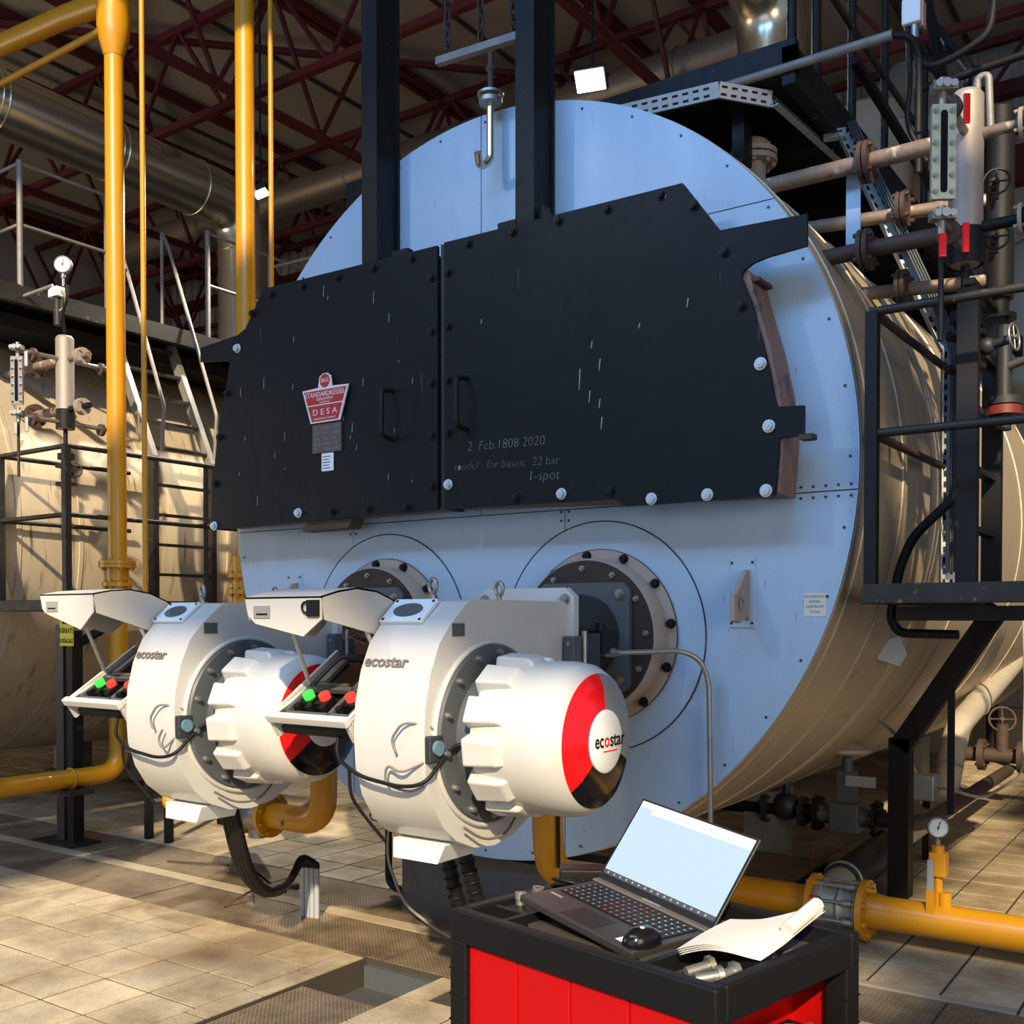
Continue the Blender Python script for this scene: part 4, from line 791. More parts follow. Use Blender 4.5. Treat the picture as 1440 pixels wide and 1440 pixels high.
# safety valve stub on top
sv = thing('safety_valve', (-2.01, 4.97, 3.55), 'pale flanged safety valve stub under the upper platform', 'valve')
mk('neck', G().cyl((-2.01, 4.97, 3.55), (-2.01, 4.97, 3.80), .06, n=24), BEIGE, sv); mk('flange', G().flange((-2.01, 4.97, 3.80), (0, 0, 1), .115, .025, 8, .013), BEIGE, sv); mk('flange', G().flange((-2.01, 4.97, 3.835), (0, 0, 1), .115, .025, 8, .013), BEIGE, sv); mk('dome', G().lathe([(.075, 0), (.07, .05), (.03, .075), (0, .08)], (-2.01, 4.97, 3.845), (0, 0, 1), n=24), BEIGE, sv)
mk('pipe_strap', G().prism([(-.03, 3.12), (.03, 3.12), (.03, 3.45), (-.03, 3.45)], (-1.363, 4.47, 0), (1, 0, 0), (0, 0, 1), (0, -.006, 0)), PANEL, None, 'light blue sheet strap hanging between the two rusty pipes', 'strap')

# ---- upper platforms
U = thing('upper_platform', (-2.9, 7.5, 3.9), 'black upper platform on top of the big boiler with galvanised edge', 'platform')
mk('deck', G().box(-4.4, -1.70, 4.62, 10.5, 4.02, 4.10), BLACK, U); mk('edge_channel', G().box(-4.4, -1.66, 4.58, 4.63, 3.98, 4.13), BLACK, U); mk('edge_channel', G().box(-1.72, -1.66, 4.58, 10.5, 3.93, 4.10), BLACK, U)
for y in (5.2, 6.2, 7.2, 8.2): mk('cross_beam', G().box(-4.3, -1.72, y, y+.08, 3.90, 4.02), BLACK, U)
for x in (-2.4, -2.0): mk('support', G().box(x-.03, x+.03, 4.75, 4.85, 3.72, 4.0), BLACK, U)
for x, y in ((-1.69, 4.62), (-1.69, 4.95), (-1.69, 5.5), (-1.69, 6.1), (-1.69, 7.0)): mk('rail_post', G().cyl((x, y, 4.0), (x, y, 5.15), .022, n=10), BLACK, U)
for z in (4.6, 5.13): mk('handrail', G().cyl((-1.69, 4.62, z), (-1.69, 9.5, z), .018, n=10), DARKRAIL, U)
mk('stair_brace', G().bar((-1.66, 5.45, 4.40), (-1.45, 6.9, 3.92), .04, .04), BLACK, U); mk('stair_brace', G().bar((-1.2, 4.85, 4.45), (-1.15, 5.4, 3.8), .035, .035), BLACK, U)
mk('deck_pipe', G().tube([(-2.02, 4.57, 4.0), (-1.235, 4.57, 4.0)], .020, 12), GREYRAIL, U)
mk('deck_pipe_end', G().tube([(-1.24, 4.57, 4.0), (-1.17, 4.60, 3.99), (-1.15, 4.66, 3.93), (-1.15, 4.66, 3.6)], .016, 10, .04), BLACK, U)
def perforated(parent, pts, w, nrm, name='tray_length'):
    for a, b in zip(pts, pts[1:]):
        a, b = V(a), V(b); d = (b-a).normalized(); n_ = V(nrm); s_ = d.cross(n_).normalized(); n_ = s_.cross(d).normalized()
        t = mk(name, G().bar(a, b, w, .004, n_), GALV, parent)
        f = G(); L_ = (b-a).length; k = 0; st_ = .05
        while (k+1)*st_ < L_:
            for e in (-.22, .22):
                c = a+d*(k+.5)*st_+s_*e*w; f.bar(c-d*.014, c+d*.014, w*.15, .0056, n_)
            k += 1
        mk('slots', f, RUBBER, t)
        mk('tray_lip', G().bar(a+s_*w/2+n_*.015, b+s_*w/2+n_*.015, .004, .03, n_), GALV, t)
ct = thing('cable_tray', (-1.3, 5, 1.7), 'galvanised slotted cable tray running down from the upper platform', 'cable tray')
perforated(ct, [(-2.55, 4.40, 3.945), (-1.97, 4.46, 3.935)], .07, (0, -1, -.3)); perforated(ct, [(-1.97, 4.46, 3.935), (-1.80, 4.66, 3.925)], .07, (.5, -1, -.3)); perforated(ct, [(-1.80, 4.66, 3.925), (-1.73, 5.35, 3.90)], .07, (1, -.2, .2))
perforated(ct, [(-1.72, 5.15, 3.92), (-1.62, 5.18, 3.92)], .07, (0, -1, .3)); perforated(ct, [(-1.62, 5.18, 3.92), (-1.12, 5.13, 2.78)], .09, (.6, -1, .35)); perforated(ct, [(-1.12, 5.13, 2.78), (-1.11, 5.08, 1.68)], .075, (.6, -1, 0))
cb = G()
for k in range(4): cb.tube([(-1.60+k*.012, 5.14, 3.95), (-1.10+k*.012, 5.09, 2.78), (-1.09+k*.01, 5.04, 1.75)], .007, 6, .1)
mk('cables', cb, GREYD, ct)
jb = thing('junction_box', (-1.21, 4.8, 4.12), 'white junction box with black cable loop at the top right', 'junction box')
mk('box', G().box(-1.25, -1.17, 4.76, 4.83, 4.13, 4.24), GAUGEW, jb, bevel=.006); mk('pink_side', G().box(-1.168, -1.160, 4.77, 4.82, 4.11, 4.22), mat('pink_label', (.45, .25, .22), .6), jb); mk('gland', G().cyl((-1.20, 4.79, 4.07), (-1.20, 4.79, 4.13), .018), STEEL, jb)
mk('cable_loop', G().tube([(-1.20, 4.79, 4.09), (-1.19, 4.79, 3.97), (-1.13, 4.80, 3.93), (-1.02, 4.80, 3.95), (-.90, 4.80, 4.0), (-.885, 4.80, 4.10), (-.88, 4.80, 4.3)], .017, 8, .05), BLACK, jb)
mk('cable_drop', G().tube([(-1.23, 4.79, 4.13), (-1.22, 4.80, 3.9), (-1.24, 4.82, 3.72), (-1.16, 4.85, 3.55)], .012, 8, .06), BLACK, jb)
pr = thing('pipe_rack', (-1.0, 4.9, 3.6), 'dark bent steam pipes crossing the top right corner', 'pipes')
mk('long_pipe', G().cyl((-1.22, 4.95, 3.92), (-.4, 4.95, 3.97), .018, n=10), BLACK, pr); mk('diag_pipe', G().cyl((-1.32, 5.3, 4.5), (-1.0, 4.98, 3.95), .022, n=10), BLACK, pr); mk('drop_pipe', G().cyl((-1.02, 4.97, 3.95), (-1.02, 4.97, 3.55), .02, n=10), BLACK, pr)
mk('siphon', G().tube([(-.965, 4.9, 3.6), (-.965, 4.9, 3.88), (-.92, 4.9, 3.88), (-.91, 4.9, 3.64)], .016, 10, .04), GREYRAIL, pr); mk('lower_pipe', G().tube([(-1.22, 4.95, 3.92), (-1.22, 4.95, 3.55)], .018, 10), BLACK, pr)
mk('upper_valve', G().cyl((-.88, 4.80, 4.22), (-.88, 4.80, 4.32), .035).cyl((-.93, 4.80, 4.24), (-.83, 4.80, 4.24), .02), GREYD, pr)
# left boiler's upper platform
UL = thing('upper_platform', (-8.5, 6.5, 3.95), 'dark upper platform with grey railings on top of the left boiler', 'platform')
mk('deck', G().box(-11, -7.32, 3.9, 10, 3.86, 3.93), BLACK, UL); mk('edge_channel', G().box(-7.34, -7.28, 3.9, 10, 3.83, 3.96), DARKRAIL, UL); mk('edge_channel', G().box(-11, -7.34, 3.88, 3.94, 3.83, 3.96), DARKRAIL, UL); mk('under_beam', G().box(-7.9, -7.5, 3.9, 10, 3.70, 3.80), BLACK, UL)
for y in (4.22, 4.93, 5.9, 6.6, 8.0): mk('rail_post', G().cyl((-7.3, y, 3.95), (-7.3, y, 4.86), .022, n=10), GREYRAIL, UL)
for z in (4.84, 4.40):
    mk('handrail', G().cyl((-7.3, 4.22, z), (-7.3, 5.05, z), .014, n=8), GREYRAIL, UL); mk('handrail', G().cyl((-7.3, 5.9, z), (-7.3, 9.5, z), .014, n=8), GREYRAIL, UL); mk('handrail', G().cyl((-7.3, 4.22, z), (-10.8, 4.22, z), .014, n=8), GREYRAIL, UL)
    mk('handrail', G().cyl((-7.3, 6.6, z-.1), (-4.9, 6.9, z+.0), .014, n=8), GREYRAIL, UL)
for y in (5.15, 5.66):
    mk('ladder_handrail', G().tube([(-7.60, y, 3.95), (-7.60, y, 4.84), (-7.52, y, 4.72), (-6.90, y, 3.2), (-6.93, y, 2.85)], .015, 8, .03), GREYRAIL, UL)
lg = thing('pressure_gauge', (-6.92, 4.35, 3.90), 'round white pressure gauge above the left boiler platform edge', 'gauge')
gauge(lg, (-6.92, 4.32, 4.065), (.6, -.8, 0), .062, .09); mk('siphon_pipe', G().tube([(-6.92, 4.35, 3.93), (-6.92, 4.35, 3.83), (-6.99, 4.35, 3.72), (-7.03, 4.4, 3.62)], .012, 8, .04), BLACK, lg)
pt = thing('pressure_transmitter', (-7.1, 4.35, 3.75), 'small pale transmitter with looping cable above the left level column', 'sensor')
mk('housing', G().box(-7.10, -6.99, 4.31, 4.38, 3.86, 3.93), GAUGEW, pt, bevel=.006); mk('body', G().cyl((-7.04, 4.35, 3.66), (-7.04, 4.35, 3.86), .030), DARKRAIL, pt); mk('cable', G().tube([(-6.99, 4.35, 3.90), (-6.93, 4.35, 3.86), (-6.95, 4.35, 3.77), (-7.02, 4.35, 3.76)], .010, 8, .05), WIRE, pt); mk('conduit', G().cyl((-7.05, 4.32, 3.94), (-7.40, 4.2, 3.86), .014), GREYRAIL, pt)
sp = thing('sign_post', (-6.62, 4.17, 0), 'black angle steel stand carrying the leftmost yellow pipe elbow', 'stand')
mk('angle_post', G().box(-6.73, -6.64, 4.12, 4.13, 0, 1.50).box(-6.73, -6.72, 4.13, 4.21, 0, 1.50), GREYD, sp); mk('front_post', G().box(-6.60, -6.53, 4.12, 4.20, 0, 1.46), BLACK, sp); mk('base_plate', G().box(-6.88, -6.42, 4.02, 4.26, 0, .012), DARKRAIL, sp); mk('shelf', G().box(-6.72, -6.28, 3.94, 4.12, .372, .402), DARKRAIL, sp)
mk('pipe_clamp', G().ring((-6.42, 4.03, .47), (0, 1, 0), .069, .007, 24, 6), YELLOW2, sp)
sg = thing('gas_warning_sign', (-6.58, 4.10, 1.37), 'yellow DIKKAT DOGALGAZ warning sign on the steel stand', 'sign')
SX, SY = -6.575, 4.105
mk('sign_board', G().box(SX-.077, SX+.077, SY, SY+.007, 1.355, 1.60), mat('sign_yellow', (.80, .62, .01), .5), sg); mk('pictogram', G().box(SX-.045, SX+.045, SY-.002, SY, 1.505, 1.59), RUBBER, sg)
star = []
for k in range(24): a = 2*PI*k/24; r_ = .026 if k % 2 else .016; star.append((r_*math.cos(a), r_*math.sin(a)))
mk('flame_symbol', G().prism(star, (SX, SY-.002, 1.548), (1, 0, 0), (0, 0, 1), (0, -.001, 0)), GAUGEW, sg)
text('lettering', 'D\u0130KKAT!', (SX, SY-.0006, 1.458), (1, 0, 0), (0, 0, 1), .044, RUBBER, sg, .0005, .88, .0016); text('lettering', 'DO\u011eALGAZ', (SX, SY-.0006, 1.388), (1, 0, 0), (0, 0, 1), .040, RUBBER, sg, .0005, .72, .0014)
cbx = thing('controller_box', (-6.2, 4.3, .0), 'small grey control box with an orange top behind the stand', 'box')
mk('cabinet', G().box(-6.28, -6.02, 4.35, 4.55, .62, .85), GREYP, cbx, bevel=.008); mk('frame_leg', G().box(-6.28, -6.24, 4.5, 4.55, 0, .62).box(-6.06, -6.02, 4.5, 4.55, 0, .62), BLACK, cbx); mk('relay_row', G().box(-6.30, -6.0, 4.38, 4.48, .86, .98), BLACK, cbx); mk('orange_button', G().box(-6.24, -6.15, 4.37, 4.46, .99, 1.07), mat('orange_cap', (.75, .13, .01), .4), cbx); mk('white_cap', G().box(-6.25, -6.14, 4.36, 4.46, 1.11, 1.13), GAUGEW, cbx)
mk('wires', G().tube([(-6.08, 4.4, .98), (-6.0, 4.36, 1.06), (-5.93, 4.36, .98), (-5.98, 4.36, .90)], .008, 6, .03).tube([(-6.05, 4.4, .98), (-5.98, 4.38, 1.03), (-5.93, 4.38, .93)], .006, 6, .03), WIRE, cbx)

# ================================================================== ducts, lamps and things in the background
def duct(name, label, pts, r, bend, bands, m=None):
    o = thing(name, tuple(pts[-1]), label, 'duct', 'silver ducts'); m = m or SILVER
    mk('duct_run', G().tube(pts, r, 36, bend, 10), m, o)
    for c, ax in bands: mk('duct_band', G().ring(c, ax, r+.002, .010, 40, 6), m, o)
    return o
FLUE = duct('flue_duct', 'long silver flue duct at the upper left turning down to the left boiler', [(-9.15, 1.8, 6.20), (-9.15, 7.9, 6.10), (-9.15, 7.9, 3.95)], .285, .45, [((-9.15, y, 6.20-.0164*(y-1.8)), (0, 1, -.0164)) for y in (3.6, 5.0, 5.06, 6.2, 6.26, 7.22)] + [((-9.15, 7.9, z), (0, 0, 1)) for z in (5.58, 4.3)])
mk('stack_collar', G().cyl((-9.15, 7.9, 3.97), (-9.15, 7.9, 4.35), .33, n=32), RUSTD, FLUE)
duct('flue_duct', 'silver flue elbow rising from the big boiler at the top right', [(-3.015, 3.4, 6.55), (-3.015, 7.8, 6.35), (-3.015, 7.8, 4.10)], .255, .5, [((-3.015, 7.8, z), (0, 0, 1)) for z in (5.78, 5.2, 5.26, 4.7)] + [((-3.015, y, 6.36+.045*(7.8-y)), (0, 1, -.05)) for y in (7.25, 6.9, 6.6)])
duct('cross_duct', 'dim round duct crossing behind under the roof trusses', [(-13.5, 9.5, 6.97), (-3.5, 9.5, 6.96)], .20, 0, [((x, 9.5, 6.965), (1, 0, 0)) for x in (-11, -9, -7, -5.6, -4.6)], mat('dull_duct', (.38, .30, .22), .4, .7, .9, 5, (.28, .21, .15)))
LEDW = mat('floodlight_glow', (1, 1, 1), .4, emit=(1, .96, .86), estr=14)
def flood(c, w, label, aimv, en=120):
    c = V(c); o = thing('floodlight', tuple(c), label, 'lamp', 'hanging floodlights'); d = V(aimv).normalized(); u = V((1, .3, 0)).normalized(); s_ = d.cross(u).normalized(); u = s_.cross(d)
    Mx = Matrix((u, s_, d)).transposed()
    mk('housing', G().obox(c-d*.04, (w, w*.72, .07), Mx), GREYD, o, bevel=.008); mk('lens', G().obox(c+d*.0, (w*.88, w*.6, .012), Mx), LEDW, o)
    mk('bracket', G().tube([c-u*w*.53, c-u*w*.53-d*.10, c+u*w*.53-d*.10, c+u*w*.53], .006, 6, .02), BLACK, o)
    mk('hanger', G().cyl(c-d*.10, (c.x-d.x*.1, c.y-d.y*.1, 8.0), .010, n=8), BLACK, o)
    l = bpy.data.lights.new('flood_beam', 'SPOT'); l.energy = en; l.color = (1, .93, .80); l.spot_size = 2.0; l.spot_blend = .6; l.shadow_soft_size = .08
    lo = bpy.data.objects.new('flood_beam', l); COL.objects.link(lo); lo.parent = o; lo.location = d*.03; lo.rotation_euler = d.to_track_quat('-Z', 'Y').to_euler()
flood((-4.136, 6.969, 5.66), .25, 'bright floodlight hanging above the top of the boiler', (.25, -.8, -.75))
flood((-6.96, 6.20, 5.20), .13, 'small bright floodlight beside the second yellow riser', (.42, -.25, -1), 700)
tk1 = thing('vertical_tank', (-3.1, 10.9, 3.97), 'pale upright tank with conical hood far behind the upper platform', 'tank')
mk('tank_wall', G().lathe([(.40, 0), (.40, 2.68), (.34, 2.73)], (-3.15, 10.9, 3.97), (0, 0, 1), n=40), INSUL, tk1); mk('cone', G().lathe([(.95, .0), (.95, .25), (.15, 1.2)], (-3.0, 11.6, 6.2), (0, 0, 1), n=40), TANKM, tk1); mk('side_pipe', G().cyl((-2.5, 10.9, 3.97), (-2.5, 10.9, 6.3), .16, n=24), SILVER, tk1)
tk2 = thing('pale_tank', (-1.75, 12.0, 0), 'large pale tank far behind the right platform railings', 'tank')
mk('tank_wall', G().lathe([(.2, .9), (.62, 1.6), (.62, 4.9), (.45, 5.3), (.1, 5.5)], (-1.75, 12.0, 0), (0, 0, 1), n=48), TANKM, tk2)
for a in (.6, 2.7, 4.8): mk('tank_leg', G().cyl((-1.75+.5*math.cos(a), 12.0+.5*math.sin(a), 0), (-1.75+.5*math.cos(a), 12.0+.5*math.sin(a), 1.6), .06), BLACK, tk2)
bt = thing('blue_canister', (-2.95, 5.6, 4.1), 'small blue canister standing on the upper platform', 'canister')
mk('body', G().cyl((-2.75, 4.9, 4.10), (-2.75, 4.9, 4.21), .045, n=20), mat('blue_plastic', (.02, .06, .22), .4), bt); mk('cap', G().cyl((-2.75, 4.9, 4.21), (-2.75, 4.9, 4.23), .03, n=16), RUBBER, bt)
cst = thing('cable_ladder', (-3.52, 4.35, 3.6), 'short silver perforated tray end behind the left black column', 'cable tray'); perforated(cst, [(-3.47, 4.25, 3.60), (-3.47, 4.25, 3.98)], .055, (.3, -1, 0))
# ---- lower right pipework under the boiler
cv = thing('control_valve', (-1.82, 6.0, .2), 'grey control valve with mushroom actuator under the big boiler', 'valve')
cvx, cvy, cvz = -1.86, 6.05, .40
mk('valve_body', G().box(cvx-.085, cvx+.085, cvy-.08, cvy+.08, cvz-.09, cvz+.08).cyl((cvx-.17, cvy, cvz), (cvx+.17, cvy, cvz), .055, n=20), GREYP, cv, bevel=.01); mk('flange', G().flange((cvx-.17, cvy, cvz), (1, 0, 0), .105, .022), BLACK, cv); mk('flange', G().flange((cvx+.17, cvy, cvz), (1, 0, 0), .105, .022), BLACK, cv)
mk('yoke', G().box(cvx-.05, cvx+.05, cvy-.03, cvy+.03, cvz+.08, cvz+.26).cyl((cvx, cvy, cvz+.24), (cvx, cvy, cvz+.34), .03), GREYP, cv); mk('yoke_arm', G().box(cvx, cvx+.17, cvy-.04, cvy-.02, cvz+.18, cvz+.24), GALV, cv); mk('actuator', G().lathe([(0, -.035), (.13, -.01), (.135, 0), (.13, .012), (.05, .035), (.02, .05), (0, .05)], (cvx, cvy, cvz+.38), (0, 0, 1), n=36), INSUL, cv)
mk('actuator_cable', G().tube([(cvx-.01, cvy, cvz+.42), (cvx, cvy, cvz+.55), (cvx+.12, cvy, cvz+.60), (cvx+.27, cvy, cvz+.50), (cvx+.38, cvy, cvz+.28)], .010, 8, .08), WIRE, cv)
pb = thing('condensate_pipe', (-1.5, 6, .3), 'worn dark pipe running back along the floor right of the black leg', 'pipe')
mk('pipe_run', G().tube([(cvx+.18, cvy, cvz), (-1.50, 6.05, .395), (-1.44, 6.2, .395), (-1.52, 9.1, .33)], .045, 14, .06), RUSTD, pb); mk('pipe_run', G().tube([(cvx-.18, cvy, cvz), (-2.9, cvy, cvz)], .045, 14), BLACK, pb)
mk('upstream_valve', G().ball((-2.22, cvy, cvz+.02), .085).flange((-2.12, cvy, cvz), (1, 0, 0), .09, .02).flange((-2.34, cvy, cvz), (1, 0, 0), .09, .02).cyl((-2.22, cvy, cvz), (-2.22, cvy, cvz+.28), .025), GREYD, pb); handwheel(pb, (-2.22, cvy, cvz+.33), (0, 0, 1), .14, GREYD)
ip = thing('insulated_drain', (-1.75, 5.6, .05), 'fat dark insulated pipe with grey elbow behind the yellow flanges', 'pipe')
mk('pipe_run', G().cyl((-1.74, 5.55, .13), (-1.80, 7.0, .13), .10, n=24), GREYD, ip); mk('grey_elbow', G().tube([(-1.74, 5.62, .13), (-1.735, 5.45, .13), (-1.72, 5.30, .11)], .088, 20, .08), INSUL, ip); mk('band', G().ring((-1.742, 5.60, .13), (0, 1, 0), .102, .010, 28, 6), GALV, ip)
wp = thing('white_insulated_pipe', (-1.6, 7, .15), 'pale insulated pipe sloping down behind the black leg at lower right', 'pipe')
mk('pipe_run', G().tube([(-1.52, 10.5, 1.40), (-1.60, 7.65, .80), (-1.60, 7.35, .45), (-1.62, 7.25, .30), (-1.72, 6.6, .20)], .085, 20, .15), INSUL, wp)
for p, ax in (((-1.60, 7.40, .56), (0, .5, 1)), ((-1.63, 7.1, .275), (.1, 1, .1)), ((-1.58, 8.2, .915), (0, 1, .2))): mk('jacket_band', G().ring(p, ax, .087, .007, 24, 6), GALV, wp)
eb = thing('electric_box', (-1.45, 6.8, .3), 'small grey electric box on the leg at lower right', 'box'); mk('case', G().box(-1.72, -1.56, 6.82, 6.96, .40, .56), GALV, eb, bevel=.012); mk('bracket', G().box(-1.66, -1.62, 6.95, 6.99, 0, .44), BLACK, eb); mk('cable', G().tube([(-1.56, 6.88, .50), (-1.3, 6.9, .43), (-1.18, 7.6, .50), (-1.2, 7.8, 1.1), (-1.22, 7.8, 1.62)], .010, 8, .12), WIRE, eb)
fvv = thing('far_valve', (-1.5, 9.2, .3), 'dark handwheel valve near the back wall at lower right', 'valve')
mk('body', G().cyl((-2.0, 9.3, .42), (-1.1, 9.3, .42), .06, n=14).flange((-1.75, 9.3, .42), (1, 0, 0), .13, .05, 4).flange((-1.45, 9.3, .42), (1, 0, 0), .13, .05, 4).cyl((-1.6, 9.3, .42), (-1.6, 9.3, .68), .05), RUSTD, fvv); handwheel(fvv, (-1.6, 9.3, .72), (.3, -1, .3), .10, RUSTD); mk('leg', G().cyl((-1.2, 9.3, 0), (-1.2, 9.3, .42), .06), RUSTD, fvv)
db = thing('floor_plinth', (-2.2, 5.75, 0), 'low dark checker topped plinth behind the laptop screen', 'plinth'); mk('plinth_body', G().box(-2.62, -1.95, 5.35, 6.0, 0, .13), GREYD, db, bevel=.01); mk('plinth_top', G().box(-2.62, -1.95, 5.35, 6.0, .13, .138), CHECK, db)
hp = mk('chain_pull', G().cyl((-1.93, 5.65, .02), (-1.93, 5.65, .27), .006, n=6).ring((-1.93, 5.65, .29), (.5, -1, 0), .014, .005, 12, 6), BRASSR, None, 'thin dark red rod with ring below the control valve', 'rod')
mk('gusset_plate', G().prism([(-.10, .10), (.05, .14), (.12, -.02), (.06, -.12), (-.14, -.06)], (-1.36, 5.10, 1.38), (.42, .36, 0), (0, .1, .55), (.01, -.01, 0)), GALV, None, 'loose galvanised gusset plate hanging under the right platform', 'plate')
# ---- hoses and conduit in the floor
hs = thing('cable_hose', (-3.75, 3.4, .2), 'bundle of black cable hoses looping from the left burner to the conduit', 'hose')
for k in range(4):
    e = (k-1.5)*.026; mk('hose', G().tube([(-3.60+e, 3.00, .74), (-3.60+e, 3.08, .45), (-3.68+e*.8, 3.25, .26+abs(e)*.5), (-3.80, 3.52+e*.5, .22+e*.5), (-3.88, 3.70, .33+e*.4), (-3.93+e, 3.80, .285)], .017, 10, .12), RUBBER, hs)
mk('thin_cable', G().tube([(-4.27, 3.60, .47), (-4.2, 3.60, .33), (-4.0, 3.55, .2), (-3.80, 3.52, .21)], .008, 6, .08), RUBBER, hs); mk('thin_cable', G().tube([(-3.68, 3.10, .7), (-3.72, 3.2, .42), (-3.78, 3.4, .28)], .006, 6, .08), RUBBER, hs)
for k in range(4):
    x = -3.975+k*.028
    c = thing('conduit_pipe', (x, 3.80, 0), ('leftmost', 'second from left', 'third from left', 'rightmost')[k] + ' of the four grey plastic conduits standing in the floor', 'conduit', 'grey conduits'); mk('tube', G().cyl((x, 3.80+.006*k, -.01), (x, 3.80+.006*k, .27), .0138, n=16), PVC, c); mk('tape_cap', G().lathe([(.0145, 0), (.0145, .02), (.010, .032), (0, .036)], (x, 3.80+.006*k, .255), (0, 0, 1), n=14), RUBBER, c)
ch = thing('corrugated_hose', (-2.3, 3.2, 0), 'pair of black corrugated hoses under the right burner', 'hose')
for k in range(2):
    pts = [V((-2.42+k*.09, 3.02, .72)), V((-2.40+k*.10, 3.10, .42)), V((-2.27+k*.11, 3.22, .16)), V((-2.05+k*.1, 3.30, .03)), V((-1.8, 3.36+k*.05, .03))]
    mk('hose', G().tube(pts, .026, 12, .15, 8), RUBBER, ch); rg = G()
    for q in range(26):
        t = q/26*3.2; i = int(t); p = pts[i].lerp(pts[i+1], t-i); p2 = pts[i+1]-pts[i]
        if .12 < t-i < .88: rg.ring(p, p2, .027, .005, 14, 5)
    mk('hose_rings', rg, RUBBER, ch, kind='stuff')
fr_ = thing('tube_stand', (-3.8, 4.35, 0), 'black tube stand with a small red handwheel beside the right burner', 'stand')
mk('frame_tube', G().tube([(-3.90, 4.38, .46), (-3.90, 4.38, .06), (-3.80, 4.37, .03), (-3.70, 4.35, .06)], .020, 10, .05), BLACK, fr_); mk('frame_post', G().box(-3.775, -3.735, 4.36, 4.40, 0, .44), BLACK, fr_); mk('pale_strip', G().box(-3.80, -3.785, 4.40, 4.41, .08, .42), INSUL, fr_); mk('stub_valve', G().tube([(-3.97, 4.38, .44), (-3.75, 4.38, .42), (-3.72, 4.38, .34)], .016, 8, .03), RUSTD, fr_); handwheel(fr_, (-3.975, 4.36, .44), (1, -.6, 0), .036, BRASSR)
mk('low_manifold', G().cyl((-3.76, 4.36, .20), (-3.35, 4.36, .16), .022).cyl((-3.62, 4.36, .18), (-3.62, 4.36, .36), .022).cyl((-3.45, 4.36, .17), (-3.45, 4.36, .26), .022).cyl((-3.60, 4.36, 0), (-3.60, 4.36, .18), .026), BLACK, fr_)
hook = mk('pipe_elbow', G().tube([(-2.02, 3.98, .0), (-2.02, 3.98, .40), (-2.09, 3.98, .46), (-2.12, 4.0, .46)], .026, 10, .05).cyl((-2.02, 3.98, .28), (-2.02, 3.98, .36), .034), RUSTD, None, 'short rusty pipe elbow standing behind the tool cart', 'pipe')
mk('loose_cable', G().tube([(-3.88, 4.36, .40), (-3.84, 4.30, .22), (-3.55, 4.1, .06), (-3.1, 3.9, .012), (-2.7, 3.85, .012), (-2.3, 3.75, .012)], .008, 8, .15), WIRE, None, 'thin grey cable trailing from the tube stand across the plates', 'cable')
mk('bent_rod', G().tube([(-4.43, 3.66, .006), (-4.36, 3.80, .075), (-4.35, 3.80, .006)], .006, 6), RUSTD, None, 'small bent steel rod lying on the checker plate', 'rod')
mk('loose_bolt', G().cyl((-4.50, 4.10, .012), (-4.42, 4.16, .012), .011, n=8).cyl((-4.42, 4.16, .012), (-4.40, 4.175, .012), .020, n=6), RUSTD, None, 'rusty bolt lying on the floor plates near the hoses', 'bolt')
mk('steel_bar', G().bar((-5.55, 4.15, .006), (-5.15, 4.30, .006), .02, .012), RUSTD, None, 'thin rusty flat bar lying on the plates', 'bar')
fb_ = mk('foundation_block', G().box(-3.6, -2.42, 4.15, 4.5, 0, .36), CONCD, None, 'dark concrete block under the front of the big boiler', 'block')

# ================================================================== tool cart with laptop
CA = math.radians(-11.5); cu = V((math.cos(CA), math.sin(CA), 0)); cw = V((-math.sin(CA), math.cos(CA), 0)); cc = V((-1.091, 2.094, 0))
def cp(a, b, z): return cc + cu*a + cw*b + V((0, 0, z))
def cbox(g, a0, a1, b0, b1, z0, z1):
    vs = [cp(a, b, z) for z in (z0, z1) for a, b in ((a0, b0), (a1, b0), (a1, b1), (a0, b1))]
    return g.raw(vs, [(0, 3, 2, 1), (4, 5, 6, 7), (0, 1, 5, 4), (1, 2, 6, 5), (2, 3, 7, 6), (3, 0, 4, 7)])
HL, HW, ZT = .375, .265, .86
K = thing('tool_cart', tuple(cc), 'red and black tool cart in the foreground', 'cart')
tray = G(); cbox(tray, -HL, HL, -HW, -HW+.035, ZT-.075, ZT); cbox(tray, -HL, HL, HW-.035, HW, ZT-.075, ZT); cbox(tray, -HL, -HL+.035, -HW+.035, HW-.035, ZT-.075, ZT); cbox(tray, HL-.035, HL, -HW+.035, HW-.035, ZT-.075, ZT)
mk('tray_rim', tray, PLASTIC, K, bevel=.006)
mk('pocket_floor', cbox(G(), -HL+.035, -.24, -.145, HW-.035, ZT-.042, ZT-.012), PLASTIC, K)
mk('tray_floor', cbox(cbox(G(), -HL+.035, HL-.035, -HW+.035, HW-.035, ZT-.05, ZT-.042), -.22, .17, -.16, .19, ZT-.042, ZT-.025), mat('dusty_tray', (.06, .05, .038), .6, 0, .9, 9, (.025, .022, .018)), K)
for q_ in ((.17, .185, -HW+.035, HW-.035), (.185, HL-.035, -.06, -.045), (-.24, -.225, -HW+.035, HW-.035), (-HL+.035, -.24, -.16, -.145)): mk('tray_divider', cbox(G(), *q_, ZT-.042, ZT-.006), PLASTIC, K)
